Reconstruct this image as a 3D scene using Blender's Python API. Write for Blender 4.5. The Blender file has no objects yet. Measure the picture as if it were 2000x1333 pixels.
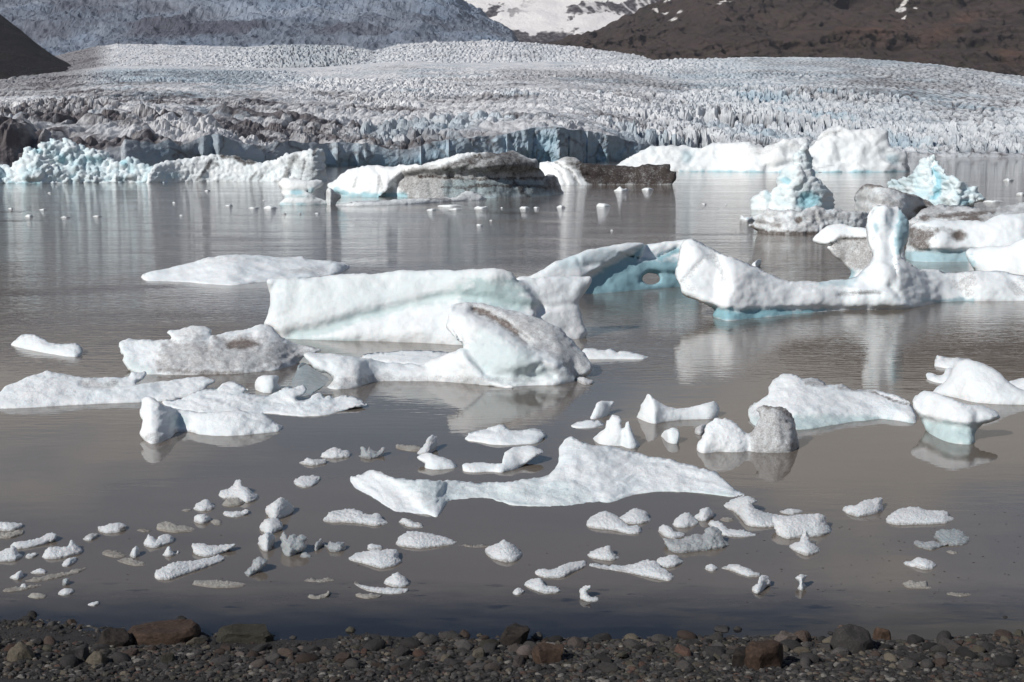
import bpy, math, random
import numpy as np
from mathutils.geometry import delaunay_2d_cdt
from mathutils import Vector

# ------------------------------------------------------------------ camera, sky, sun, exposure
scene = bpy.context.scene
COL = scene.collection
H = 5.0                      # eye height over the lagoon
F = 2778.0                   # focal length in photo pixels (50 mm on 36 mm, photo 2000 px wide)
PITCH = math.atan((666.5 - 288.0) / F)
cam_data = bpy.data.cameras.new('camera')
cam_data.lens = 50.0; cam_data.sensor_width = 36.0
cam_data.clip_start = 0.1; cam_data.clip_end = 30000.0
cam = bpy.data.objects.new('camera', cam_data); COL.objects.link(cam)
cam.location = (0, 0, H); cam.rotation_euler = (math.pi / 2 - PITCH, 0, 0)
scene.camera = cam

SUN_EL, SUN_AZ = math.radians(38), math.radians(-131)      # azimuth from +Y towards +X
world = bpy.data.worlds.new('World'); scene.world = world; world.use_nodes = True
nt = world.node_tree
bg = nt.nodes['Background']; bg.inputs[1].default_value = 0.058
sky = nt.nodes.new('ShaderNodeTexSky'); sky.sky_type = 'NISHITA'; sky.sun_disc = False
sky.sun_elevation = SUN_EL; sky.sun_rotation = SUN_AZ; sky.air_density = 1.0; sky.dust_density = 0.25; sky.ozone_density = 3.0
tc = nt.nodes.new('ShaderNodeTexCoord')
mp = nt.nodes.new('ShaderNodeMapping'); mp.inputs['Scale'].default_value = (1.0, 1.0, 3.4); mp.inputs['Location'].default_value = (0.35, 0.2, 0.1)
nz = nt.nodes.new('ShaderNodeTexNoise'); nz.inputs['Scale'].default_value = 2.6; nz.inputs['Detail'].default_value = 6; nz.inputs['Roughness'].default_value = 0.55
rp = nt.nodes.new('ShaderNodeValToRGB'); rp.color_ramp.elements[0].position = 0.60; rp.color_ramp.elements[1].position = 0.72
mx = nt.nodes.new('ShaderNodeMix'); mx.data_type = 'RGBA'
mx.inputs[7].default_value = (8.5, 8.1, 7.6, 1)
nt.links.new(tc.outputs['Generated'], mp.inputs[0]); nt.links.new(mp.outputs[0], nz.inputs['Vector'])
sx_ = nt.nodes.new('ShaderNodeSeparateXYZ'); nt.links.new(tc.outputs['Generated'], sx_.inputs[0])
def wm(op, a, b):
    n = nt.nodes.new('ShaderNodeMath'); n.operation = op
    for i, v in enumerate((a, b)):
        if isinstance(v, (int, float)): n.inputs[i].default_value = v
        elif v is not None: nt.links.new(v, n.inputs[i])
    return n.outputs[0]
side = wm('MINIMUM', wm('MULTIPLY', wm('ABSOLUTE', wm('ADD', sx_.outputs[0], 0.02), 0), 1.0), 0.22)      # cloud banks sit over the flanks, the valley head stays open
low = wm('MULTIPLY', wm('MAXIMUM', wm('SUBTRACT', sx_.outputs[2], 0.20), 0.0), 0.62)
nt.links.new(wm('SUBTRACT', wm('ADD', nz.outputs['Fac'], side), low), rp.inputs[0]); nt.links.new(rp.outputs[0], mx.inputs[0])
nt.links.new(sky.outputs[0], mx.inputs[6]); nt.links.new(mx.outputs[2], bg.inputs[0])

sun_data = bpy.data.lights.new('sun', 'SUN'); sun_data.energy = 4.1; sun_data.angle = math.radians(0.5); sun_data.color = (1.0, 0.955, 0.90)
sun = bpy.data.objects.new('sun', sun_data); COL.objects.link(sun)
sd = Vector((math.sin(SUN_AZ) * math.cos(SUN_EL), math.cos(SUN_AZ) * math.cos(SUN_EL), math.sin(SUN_EL)))
sun.rotation_euler = sd.to_track_quat('Z', 'Y').to_euler(); sun.location = sd * 100

vs = scene.view_settings; vs.view_transform = 'Standard'; vs.look = 'None'; vs.exposure = 0.0; vs.gamma = 1.0; vs.use_curve_mapping = False
scene.render.engine = 'CYCLES'
cy = scene.cycles
cy.use_denoising = True; cy.max_bounces = 6; cy.diffuse_bounces = 3; cy.glossy_bounces = 3; cy.transmission_bounces = 4; cy.volume_bounces = 0; cy.volume_step_rate = 4.0
cy.caustics_reflective = False; cy.caustics_refractive = False
cy.use_adaptive_sampling = True; cy.adaptive_threshold = 0.015

# ------------------------------------------------------------------ maths helpers
SP, CP = math.sin(PITCH), math.cos(PITCH)
def ray(x, y):                       # direction per metre of forward distance, for a photo pixel
    u = (np.asarray(x, float) - 1000.0) / F; v = (666.5 - np.asarray(y, float)) / F
    den = CP + v * SP
    return u / den, (-SP + v * CP) / den
def ground(y):                       # forward distance at which a pixel row meets the water
    _, rz = ray(0, y); return -H / np.minimum(rz, -1e-4)
def at(x, y, Y=None):
    if Y is None: Y = ground(y)
    rx, rz = ray(x, y); return rx * Y, Y, H + rz * Y

def hash3(i, j, k, seed):
    n = (i.astype(np.int64) * 73856093) ^ (j.astype(np.int64) * 19349663) ^ (k.astype(np.int64) * 83492791) ^ (seed * 2654435761 & 0x7fffffff)
    n = (n ^ (n >> 13)) * 1274126177; n = n & 0x7fffffff; n = (n ^ (n >> 15)) * 2246822519 & 0x7fffffff
    n = n ^ (n >> 12)
    return (n & 0xffffff) / float(0xffffff)
def vnoise(x, y, z, seed=0):
    x = np.asarray(x, float); y = np.asarray(y, float) + 0 * x; z = np.asarray(z, float) + 0 * x
    xi, yi, zi = np.floor(x), np.floor(y), np.floor(z)
    fx, fy, fz = x - xi, y - yi, z - zi
    fx = fx * fx * fx * (fx * (fx * 6 - 15) + 10); fy = fy * fy * fy * (fy * (fy * 6 - 15) + 10); fz = fz * fz * fz * (fz * (fz * 6 - 15) + 10)
    r = 0
    for a in (0, 1):
        for b in (0, 1):
            for c in (0, 1):
                w = (fx if a else 1 - fx) * (fy if b else 1 - fy) * (fz if c else 1 - fz)
                r = r + w * hash3(xi + a, yi + b, zi + c, seed)
    return r * 2 - 1
def fbm(x, y, z, seed=0, octv=4, gain=0.5):
    s, a, t = 0, 1.0, 0
    for o in range(octv):
        s = s + a * vnoise(x * 2.03 ** o, y * 2.03 ** o, z * 2.03 ** o, seed + o * 17); t += a; a *= gain
    return s / t
def ridged(x, y, z, seed=0, octv=4, gain=0.5):
    s, a, t = 0, 1.0, 0
    for o in range(octv):
        s = s + a * (1 - np.abs(vnoise(x * 2.1 ** o, y * 2.1 ** o, z * 2.1 ** o, seed + o * 13)) * 2); t += a; a *= gain
    return s / t
def worley(x, y, seed):
    xi, yi = np.floor(x), np.floor(y)
    f1 = np.full(x.shape, 9.0); f2 = np.full(x.shape, 9.0); idv = np.zeros(x.shape); ddx = np.zeros(x.shape); ddy = np.zeros(x.shape)
    z0 = np.zeros(x.shape)
    for a in (-1, 0, 1):
        for b in (-1, 0, 1):
            cx, cy_ = xi + a, yi + b
            px = cx + 0.1 + 0.8 * hash3(cx, cy_, z0, seed); py = cy_ + 0.1 + 0.8 * hash3(cx, cy_, z0, seed + 5)
            d = np.hypot(x - px, y - py); near = d < f1
            f2 = np.where(near, f1, np.minimum(f2, d)); idv = np.where(near, hash3(cx, cy_, z0, seed + 9), idv)
            ddx = np.where(near, x - px, ddx); ddy = np.where(near, y - py, ddy)
            f1 = np.where(near, d, f1)
    return f1, f2, idv, ddx, ddy
def sst(a, b, x):
    t = np.clip((x - a) / (b - a), 0, 1); return t * t * (3 - 2 * t)
def segdist(px, py, pts):            # distance to a polyline, signed by side (+ = left of travel in image axes)
    best = np.full(px.shape, 1e9); side = np.zeros(px.shape)
    for (x0, y0), (x1, y1) in zip(pts[:-1], pts[1:]):
        dx, dy = x1 - x0, y1 - y0; L2 = dx * dx + dy * dy
        if L2 < 1e-9: continue
        t = np.clip(((px - x0) * dx + (py - y0) * dy) / L2, 0, 1)
        qx, qy = px - (x0 + t * dx), py - (y0 + t * dy)
        d = np.hypot(qx, qy); c = dx * qy - dy * qx
        m = d < best; best = np.where(m, d, best); side = np.where(m, np.sign(c), side)
    return best, side
def inpoly(px, py, poly):
    ins = np.zeros(px.shape, bool); n = len(poly)
    for i in range(n):
        x0, y0 = poly[i]; x1, y1 = poly[(i + 1) % n]
        if y0 == y1: continue
        c = (y0 > py) != (y1 > py)
        ins ^= c & (px < (x1 - x0) * (py - y0) / (y1 - y0) + x0)
    return ins
def spline(pts, step):
    P = [np.array(p, float) for p in pts]
    if len(P) < 3: 
        n = max(1, int(np.hypot(*(P[1] - P[0])) / step)); return [tuple(P[0] + (P[1] - P[0]) * i / n) for i in range(n + 1)]
    out = []
    for i in range(len(P) - 1):
        p0, p1, p2, p3 = P[max(i - 1, 0)], P[i], P[i + 1], P[min(i + 2, len(P) - 1)]
        L = np.hypot(*(p2 - p1)); n = max(1, int(round(L / step)))
        for k in range(n):
            t = k / n
            # tension keeps the curve close to the traced outline
            m1, m2 = (p2 - p0) * 0.38, (p3 - p1) * 0.38
            lim = L * 0.9
            for m in (m1, m2):
                l = np.hypot(*m)
                if l > lim: m *= lim / l
            h00, h10, h01, h11 = 2*t**3-3*t*t+1, t**3-2*t*t+t, -2*t**3+3*t*t, t**3-t*t
            out.append(tuple(h00 * p1 + h10 * m1 + h01 * p2 + h11 * m2))
    out.append(tuple(P[-1])); return out

# ------------------------------------------------------------------ object helpers
def tag(o, label=None, cat=None, group=None, kind=None):
    for k, v in (('label', label), ('category', cat), ('group', group), ('kind', kind)):
        if v: o[k] = v
    return o
def mesh_obj(name, co, tris, mats, attr=None, smooth=True, origin=None, parent=None):
    co = np.asarray(co, float); tris = np.asarray(tris, np.int64)
    if origin is None: origin = (0, 0, 0)
    co = co - np.array(origin)
    me = bpy.data.meshes.new(name)
    n = tris.shape[1]
    me.vertices.add(len(co)); me.vertices.foreach_set('co', co.astype(np.float32).ravel())
    me.loops.add(tris.size); me.loops.foreach_set('vertex_index', tris.astype(np.int32).ravel())
    me.polygons.add(len(tris)); me.polygons.foreach_set('loop_start', (np.arange(len(tris)) * n).astype(np.int32))
    me.polygons.foreach_set('use_smooth', np.full(len(tris), smooth))
    me.update(calc_edges=True); me.validate()
    if attr is not None:
        a = me.color_attributes.new('mask', 'FLOAT_COLOR', 'POINT')
        full = np.ones((len(co), 4), np.float32)
        for i, v in enumerate(attr): full[:, i] = v
        a.data.foreach_set('color', full.ravel())
    for m in (mats if isinstance(mats, (list, tuple)) else [mats]): me.materials.append(m)
    o = bpy.data.objects.new(name, me); COL.objects.link(o)
    o.location = origin
    if parent: o.parent = parent
    return o
def vnormals(co, tris):
    a, b, c = co[tris[:, 0]], co[tris[:, 1]], co[tris[:, 2]]
    fn = np.cross(b - a, c - a); n = np.zeros_like(co)
    for i in range(3): np.add.at(n, tris[:, i], fn)
    return n / np.maximum(np.linalg.norm(n, axis=1, keepdims=True), 1e-12)

# ------------------------------------------------------------------ materials
def new_mat(name):
    m = bpy.data.materials.new(name); m.use_nodes = True
    return m, m.node_tree, m.node_tree.nodes['Principled BSDF']
def N(nt, t, **kw):
    n = nt.nodes.new(t)
    for k, v in kw.items(): setattr(n, k, v)
    return n
def noise(nt, vec, scale, detail=4, rough=0.55, dist=0.0):
    n = N(nt, 'ShaderNodeTexNoise'); n.inputs['Scale'].default_value = scale; n.inputs['Detail'].default_value = detail
    n.inputs['Roughness'].default_value = rough; n.inputs['Distortion'].default_value = dist
    if vec is not None: nt.links.new(vec, n.inputs['Vector'])
    return n.outputs['Fac']
def math_(nt, op, a, b=None, clamp=False):
    n = N(nt, 'ShaderNodeMath', operation=op); n.use_clamp = clamp
    for i, v in enumerate((a, b)):
        if v is None: continue
        if isinstance(v, (int, float)): n.inputs[i].default_value = v
        else: nt.links.new(v, n.inputs[i])
    return n.outputs[0]
def mixc(nt, f, a, b):
    n = N(nt, 'ShaderNodeMix', data_type='RGBA')
    for i, v in ((0, f), (6, a), (7, b)):
        if isinstance(v, (int, float)): n.inputs[i].default_value = v
        elif isinstance(v, tuple): n.inputs[i].default_value = (*v, 1) if len(v) == 3 else v
        else: nt.links.new(v, n.inputs[i])
    return n.outputs[2]
def ramp(nt, f, stops):
    n = N(nt, 'ShaderNodeValToRGB'); e = n.color_ramp.elements
    while len(e) < len(stops): e.new(0.5)
    for i, (p, c) in enumerate(stops):
        e[i].position = p; e[i].color = (c, c, c, 1) if isinstance(c, (int, float)) else (*c, 1)
    nt.links.new(f, n.inputs[0]); return n.outputs[0]
def bump(nt, bsdf, hgt, strength, dist, prev=None):
    b = N(nt, 'ShaderNodeBump'); b.inputs['Strength'].default_value = strength; b.inputs['Distance'].default_value = dist
    nt.links.new(hgt, b.inputs['Height'])
    if prev is not None: nt.links.new(prev, b.inputs['Normal'])
    nt.links.new(b.outputs[0], bsdf.inputs['Normal']); return b.outputs[0]

def ice_material(name, white, blue, dirt, grain, sss=0.2, u=1.0, spec=0.25, bk=1.0):
    """u = metres per grain unit: the size of the pits and crystals"""
    m, nt, b = new_mat(name)
    tcn = N(nt, 'ShaderNodeTexCoord'); vec = tcn.outputs['Object']
    at_ = N(nt, 'ShaderNodeAttribute', attribute_name='mask'); sp = N(nt, 'ShaderNodeSeparateColor'); nt.links.new(at_.outputs['Color'], sp.inputs[0])
    big = noise(nt, vec, 1.3 / u, 5); fine = noise(nt, vec, 44 / u, 3, 0.75); mid = noise(nt, vec, 9.0 / u, 5, 0.65)
    base = mixc(nt, ramp(nt, big, [(0.3, 0.0), (0.7, 1.0)]), white, tuple(c * k for c, k in zip(white, (0.90, 0.945, 0.965))))
    base = mixc(nt, sp.outputs[1], base, blue)
    # grit: dirt mask breaks into speckles
    g = math_(nt, 'ADD', math_(nt, 'MULTIPLY', fine, 0.9), math_(nt, 'MULTIPLY', mid, 0.6))
    g = math_(nt, 'SUBTRACT', g, 0.75)
    d = math_(nt, 'ADD', math_(nt, 'MULTIPLY', sp.outputs[0], 1.0), math_(nt, 'MULTIPLY', g, 1.6 * grain))
    d = math_(nt, 'MULTIPLY', d, ramp(nt, sp.outputs[0], [(0.0, 0.0), (0.18, 1.0)]), True)
    base = mixc(nt, d, base, dirt)
    nt.links.new(base, b.inputs['Base Color'])
    b.inputs['Roughness'].default_value = 0.55; b.inputs['IOR'].default_value = 1.31
    b.inputs['Specular IOR Level'].default_value = spec
    if sss > 0:
        nt.links.new(math_(nt, 'MULTIPLY', math_(nt, 'SUBTRACT', 1.0, sp.outputs[0], True), sss), b.inputs['Subsurface Weight'])
        b.inputs['Subsurface Radius'].default_value = (0.45, 0.8, 1.0); b.inputs['Subsurface Scale'].default_value = 0.06 * u
    p = bump(nt, b, mid, 0.5, 0.07 * u * bk)
    vo = N(nt, 'ShaderNodeTexVoronoi', feature='SMOOTH_F1'); vo.inputs['Scale'].default_value = 2.6 / u; vo.inputs['Smoothness'].default_value = 0.35
    nt.links.new(vec, vo.inputs['Vector']); p = bump(nt, b, vo.outputs['Distance'], 0.4, 0.10 * u, p)      # melt scallops
    bump(nt, b, fine, 0.75, 0.022 * u * bk, p)
    return m
M_snow = ice_material('white_glacier_ice', (0.77, 0.795, 0.81), (0.36, 0.50, 0.51), (0.15, 0.125, 0.115), 1.0, bk=.6)
M_mid = ice_material('white_berg_ice', (0.79, 0.82, 0.835), (0.24, 0.42, 0.48), (0.12, 0.10, 0.09), 1.0, u=2.0, bk=.2)  # blue carries the dark tone of shaded undersides
M_far = ice_material('far_berg_ice', (0.82, 0.84, 0.845), (0.34, 0.58, 0.66), (0.055, 0.045, 0.042), 0.7, sss=0.0, u=9.0, bk=.35)
M_clear = ice_material('clear_melting_ice', (0.72, 0.75, 0.77), (0.45, 0.6, 0.64), (0.17, 0.15, 0.13), 1.0, sss=0.35, u=0.5, spec=0.9)
M_clear.node_tree.nodes['Principled BSDF'].inputs['Roughness'].default_value = 0.25
M_clear.node_tree.nodes['Principled BSDF'].inputs['Transmission Weight'].default_value = 0.5
M_brash = ice_material('wet_brash_ice', (0.70, 0.71, 0.725), (0.35, 0.48, 0.50), (0.17, 0.15, 0.13), 1.1, sss=0.3, u=0.75, spec=0.6, bk=1.5)
M_brash.node_tree.nodes['Principled BSDF'].inputs['Roughness'].default_value = 0.38
M_rotten = ice_material('rotten_silty_ice', (0.36, 0.34, 0.31), (0.4, 0.5, 0.5), (0.12, 0.10, 0.085), 1.0, sss=0.1, u=0.6)

def rock_mat(name, c1, c2, scale=6.0, rough=0.85):
    m, nt, b = new_mat(name)
    tcn = N(nt, 'ShaderNodeTexCoord'); vec = tcn.outputs['Object']
    oi = N(nt, 'ShaderNodeObjectInfo')
    a = noise(nt, vec, scale, 6, 0.65, 0.4); f = noise(nt, vec, scale * 9, 3, 0.7)
    c1 = tuple(x * 0.62 for x in c1); c2 = tuple(x * 0.62 for x in c2)
    c = mixc(nt, ramp(nt, a, [(0.35, 0.0), (0.65, 1.0)]), c1, c2)
    c = mixc(nt, math_(nt, 'MULTIPLY', ramp(nt, f, [(0.45, 0.0), (0.7, 1.0)]), 0.5), c, tuple(min(1, x * 1.9) for x in c2))
    v = math_(nt, 'ADD', math_(nt, 'MULTIPLY', oi.outputs['Random'], 0.8), 0.6)
    hsv = N(nt, 'ShaderNodeHueSaturation'); nt.links.new(v, hsv.inputs['Value']); nt.links.new(c, hsv.inputs['Color'])
    nt.links.new(hsv.outputs[0], b.inputs['Base Color'])
    b.inputs['Roughness'].default_value = rough; b.inputs['Specular IOR Level'].default_value = 0.25
    p = bump(nt, b, a, 0.6, 0.03); bump(nt, b, f, 0.5, 0.006, p)
    return m

# ------------------------------------------------------------------ water
def water_material():
    m, nt, b = new_mat('silty_lagoon_water')
    g = N(nt, 'ShaderNodeNewGeometry'); vec = g.outputs['Position']
    sx = N(nt, 'ShaderNodeSeparateXYZ'); nt.links.new(vec, sx.inputs[0])
    mp1 = N(nt, 'ShaderNodeMapping'); mp1.inputs['Scale'].default_value = (0.55, 1.5, 1.0); nt.links.new(vec, mp1.inputs[0])
    silt = mixc(nt, ramp(nt, noise(nt, mp1.outputs[0], 0.12, 4), [(0.35, 0.0), (0.65, 1.0)]), (0.112, 0.095, 0.079), (0.152, 0.128, 0.104))
    # the last metre before the beach is thin clear water over black sand
    wob = math_(nt, 'MULTIPLY', math_(nt, 'SUBTRACT', noise(nt, mp1.outputs[0], 1.6, 5, 0.65), 0.5), 1.5)
    yy = math_(nt, 'ADD', sx.outputs[1], wob)
    sh = N(nt, 'ShaderNodeMapRange'); sh.inputs[1].default_value = 14.35; sh.inputs[2].default_value = 16.0; nt.links.new(yy, sh.inputs[0])
    shal = ramp(nt, sh.outputs[0], [(0.0, 0.0), (0.25, 0.18), (1.0, 1.0)])
    base = mixc(nt, shal, (0.010, 0.010, 0.012), silt)
    mps = N(nt, 'ShaderNodeMapping'); mps.inputs['Scale'].default_value = (2.2, 5.0, 1.0); nt.links.new(vec, mps.inputs[0])
    near = N(nt, 'ShaderNodeMapRange'); near.inputs[1].default_value = 16.2; near.inputs[2].default_value = 15.4; nt.links.new(sx.outputs[1], near.inputs[0])
    spots = math_(nt, 'MULTIPLY', ramp(nt, noise(nt, mps.outputs[0], 1.0, 2, 0.5), [(0.63, 0.0), (0.70, 0.7)]), near.outputs[0])
    base = mixc(nt, spots, base, (0.008, 0.008, 0.010))     # drowned stones seen through the last hand of water
    nt.links.new(base, b.inputs['Base Color'])
    b.inputs['Roughness'].default_value = 0.03; b.inputs['IOR'].default_value = 1.333
    # wind ripples grow with distance from the sheltered shore
    mr = N(nt, 'ShaderNodeMapRange'); mr.inputs[1].default_value = 23.0; mr.inputs[2].default_value = 62.0; mr.inputs[3].default_value = 0.035; mr.inputs[4].default_value = 1.0
    nt.links.new(sx.outputs[1], mr.inputs[0])
    mp2 = N(nt, 'ShaderNodeMapping'); mp2.inputs['Scale'].default_value = (0.8, 2.2, 1.0); mp2.inputs['Rotation'].default_value = (0, 0, 0.12); nt.links.new(vec, mp2.inputs[0])
    patch = ramp(nt, noise(nt, mp1.outputs[0], 0.10, 3), [(0.36, 0.25), (0.62, 1.0)])
    mp3 = N(nt, 'ShaderNodeMapping'); mp3.inputs['Scale'].default_value = (0.6, 1.4, 1.0); nt.links.new(vec, mp3.inputs[0])
    w1 = noise(nt, mp2.outputs[0], 2.3, 3, 0.5, 0.3); w2 = noise(nt, mp3.outputs[0], 0.55, 3, 0.5)
    amp = math_(nt, 'MULTIPLY', mr.outputs[0], patch)
    hh = math_(nt, 'ADD', math_(nt, 'MULTIPLY', math_(nt, 'MULTIPLY', w1, amp), 0.034), math_(nt, 'MULTIPLY', w2, math_(nt, 'ADD', math_(nt, 'MULTIPLY', amp, 0.016), 0.0030)))
    bump(nt, b, hh, 1.0, 1.0)
    return m
ys = [-60, 0, 8, 12, 14, 17, 22, 30, 45, 70, 110, 180, 300, 500, 900, 1600, 3200]
xs_ = [-3500, -900, -300, -90, -30, -10, 0, 10, 30, 90, 300, 900, 3500]
co = [(x, y, 0.0) for y in ys for x in xs_]; nx = len(xs_)
fq = [(j * nx + i, j * nx + i + 1, (j + 1) * nx + i + 1, (j + 1) * nx + i) for j in range(len(ys) - 1) for i in range(nx - 1)]
water = mesh_obj('lagoon_water', co, fq, water_material()); tag(water, kind='structure')

# ------------------------------------------------------------------ glacier and mountains
def interp(x, pts):
    p = np.array(pts, float); return np.interp(x, p[:, 0], p[:, 1])
def grid_faces(nr, nc):
    i = np.arange((nr - 1) * nc).reshape(nr - 1, nc)[:, :-1].ravel()
    return np.stack([i, i + 1, i + nc + 1, i + nc], 1)
def terrain_mat(name, cols, dirtcol, bluecol, u, rough=0.7, bumpd=1.0):
    m, nt, b = new_mat(name)
    g = N(nt, 'ShaderNodeNewGeometry'); vec = g.outputs['Position']
    mpp = N(nt, 'ShaderNodeMapping'); mpp.inputs['Scale'].default_value = (1, 0.45, 1.4); nt.links.new(vec, mpp.inputs[0]); vec = mpp.outputs[0]
    at_ = N(nt, 'ShaderNodeAttribute', attribute_name='mask'); sp = N(nt, 'ShaderNodeSeparateColor'); nt.links.new(at_.outputs['Color'], sp.inputs[0])
    n1 = noise(nt, vec, 0.35 / u, 6, 0.7); n2 = noise(nt, vec, 0.06 / u, 5, 0.6)
    base = mixc(nt, ramp(nt, n2, [(0.35, 0.0), (0.65, 1.0)]), cols[0], cols[1])
    base = mixc(nt, sp.outputs[1], base, bluecol)
    d = math_(nt, 'ADD', sp.outputs[0], math_(nt, 'MULTIPLY', math_(nt, 'SUBTRACT', n1, 0.5), 1.2))
    d = math_(nt, 'MULTIPLY', d, ramp(nt, sp.outputs[0], [(0.0, 0.0), (0.15, 1.0)]), True)
    base = mixc(nt, d, base, dirtcol)
    nt.links.new(base, b.inputs['Base Color']); b.inputs['Roughness'].default_value = rough; b.inputs['Specular IOR Level'].default_value = 0.2
    bump(nt, b, n1, 0.85, bumpd * u)
    return m
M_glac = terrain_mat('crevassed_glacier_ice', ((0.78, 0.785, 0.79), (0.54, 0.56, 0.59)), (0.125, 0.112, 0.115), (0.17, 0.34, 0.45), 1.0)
M_icefall = terrain_mat('high_icefall', ((0.31, 0.33, 0.37), (0.16, 0.175, 0.215)), (0.075, 0.078, 0.10), (0.20, 0.27, 0.36), 5.0, bumpd=.5)  # blue-grey base paints the slope's shade into its colour

CREST = [(-260, 170), (0, 160), (60, 150), (150, 137), (210, 130), (330, 129), (480, 134), (620, 132), (780, 120), (900, 124), (1000, 122), (1150, 121), (1270, 120), (1480, 112), (1660, 115), (1760, 120), (1830, 127), (2000, 150), (2260, 165)]
FRONT = [(-260, 350), (0, 345), (240, 338), (640, 326), (700, 325), (1050, 320), (1250, 315), (1350, 312), (1500, 309), (1780, 307), (2260, 306)]
CTOP = [(-260, 300), (0, 300), (100, 302), (200, 294), (236, 286), (245, 270), (262, 276), (300, 282), (330, 272), (352, 284), (400, 266), (425, 262), (460, 278), (500, 286), (560, 276), (620, 280), (700, 278), (760, 292), (800, 292), (850, 276), (930, 268), (1000, 262), (1040, 250), (1075, 246), (1110, 254), (1150, 258), (1200, 266), (1245, 280), (1300, 292), (1400, 299), (2260, 300)]
def build_glacier():
    nc = 900; px = np.linspace(-220, 2220, nc)
    Yf = ground(interp(px, FRONT)); ct = interp(px, CTOP); cr = interp(px, CREST)
    ct = ct + 3.0 * fbm(px / 18.0, 0 * px, 0 * px, 3, 3)
    nC, nS = 34, 330
    Xs, Ys, Zs, D, B = [], [], [], [], []
    rxf, _ = ray(px, 300)
    _, rzc = ray(px, ct); ztop = H + rzc * Yf
    cliffh = np.maximum(ztop, 1.0)
    for i in range(nC):                                   # the calving face
        t = i / (nC - 1); z = -3 + (ztop + 3) * t
        X = rxf * Yf
        rg_ = sst(900, 1040, px)
        butt = ridged(X / 16.0, z / 60.0, 0 * X, 21, 3) * (2.2 + 4.5 * rg_) + fbm(X / 4.0, z / 5.0, 0 * X, 25, 4, 0.6) * (1.8 + 1.6 * rg_) + 2.4 * (worley(X / 6.0, z / 4.5 + X / 19.0, 35)[0] - .5)
        step = -2.2 * np.exp(-(fbm(X / 11.0, z / 50.0, 0 * X, 31, 2) / 0.05) ** 2)
        Y = Yf - 15.0 * np.exp(-((px - 1096) / 26.0) ** 2) - 7.0 * np.exp(-((px - 1190) / 14.0) ** 2) - 6.0 * np.exp(-((px - 430) / 14.0) ** 2) + (butt + step) * sst(1.5, 7, cliffh) + 5.0 * t ** 3
        Xs.append(rxf * Y); Ys.append(Y); Zs.append(z)
        dr = sst(0.35, 0.8, fbm(X / 3.0, z / 20, 0 * X, 41, 4) + 0.3 * t ** 2) * 0.6 + 0.35 * t ** 6
        ca, cb, ci, _a, _b = worley(X / 8.0 + 0.4 * fbm(X / 3, z / 3, 0 * X, 37, 2), z / 14.0 + X / 40.0, 39)
        dr = dr * 0.6 + 0.6 * (1 - sst(0.0, 0.12, cb - ca)) + 0.25 * (ci - 0.3)
        dr = dr + sst(260, 60, px) * 0.75
        D.append(np.clip(dr, 0, 1)); B.append(np.clip(0.85 - 0.4 * t + 0.25 * fbm(X / 9.0, z / 5, 0 * X, 43, 3), 0, 1) * sst(170, 330, px) * (0.25 + 0.75 * sst(1350, 1200, px)))
    Ylast = Ys[-1]
    Yc = interp(px, [(-260, 1500), (600, 1900), (1400, 1900), (2260, 1500)])
    kk_ = np.ones(61) / 61; ct_s = np.convolve(np.pad(ct, 30, mode='edge'), kk_, 'valid')
    for i in range(1, nS + 1):
        v = i / nS; e_ = math.exp(-v * 22.0)
        c2 = ct * e_ + ct_s * (1 - e_); yp = c2 + (cr - c2) * v
        Yb_ = Yf + (Ylast - Yf) * math.exp(-v * 40.0)
        Y0 = Yb_ * (Yc / Yb_) ** v
        rx, rz = ray(px, yp)
        X, Y, z = rx * Y0, Y0, H + rz * Y0
        pr = Y0 / F
        # flow bands bend across the ice
        wx = X + 14 * fbm(X / 90, Y / 160, 0 * X, 50, 2); wy = Y + 40 * fbm(X / 80, Y / 160, 0 * X, 52, 2)
        f1, f2, idv, dx, dy = worley(wx / 6.0, wy / 17.0, 60)
        g1, g2, idg, ex, ey = worley(wx / 2.4 + 3, wy / 7.0, 77)
        gap = 1 - sst(0.02, 0.30, f2 - f1)
        tower = (0.25 + 0.75 * idv) * sst(0.0, 0.45, f2 - f1) + 0.35 * (idv - 0.5) * dx * 2 + 0.30 * (1 - f1)
        small = (0.2 + 0.8 * idg) * sst(0.0, 0.4, g2 - g1)
        zr = sst(1150, 1500, px)                           # the shattered snout
        zl = 1 - sst(500, 1250, px + 260 * v)              # low dirty ice near the lagoon
        up = sst(0.55, 0.95, v)
        big = zr * (1 - sst(0.1, 0.95, v)) * 12.0 + (1 - zr) * 2.3 + 1.7
        band = sst(-0.1, 0.35, fbm(X / 120, Y / 260, 0 * X, 55, 3) + 0.15)
        A = big * (0.45 + 0.6 * band) * (0.45 + 0.9 * sst(-0.35, 0.25, fbm(X / (0.10 * Y) + 5, np.log(Y) * 7.0 + 2.0 * X / Y, 0 * X, 617, 3)))
        hills = ridged(X / 26, Y / 42, 0 * X, 80, 4) * (3.2 * zl * (1 - 0.7 * v) + 0.8) + fbm(X / 60, Y / 110, 0 * X, 83, 3) * (3.5 * zl * (1 - v) + 1.2)
        fade = sst(0, 0.02, v) * 0.85 + 0.15
        smoothsnow = sst(0.90, 0.99, v) * sst(1350, 900, px) * sst(0, 250, px)
        hgt = (A * (tower * 0.75 + 0.28 * small) - A * 0.35 + hills) * fade * (1 - 0.85 * smoothsnow)
        z = z + hgt
        dirt = 0.85 * gap * (0.45 + 0.6 * zr) + 0.30 * (1 - tower) * zr * (1 - 0.5 * v) + 0.65 * sst(-0.1, 0.6, fbm(X / 12, Y / 16, z / 6, 90, 5, 0.65)) * (0.40 + zl)  # gap term darkens crevasses: grit with their shade painted in
        dirt += zl * (1 - sst(0.25, 0.62, v)) * (0.36 + 0.45 * fbm(X / 30, Y / 20, z / 8, 93, 5, 0.6))
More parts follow.
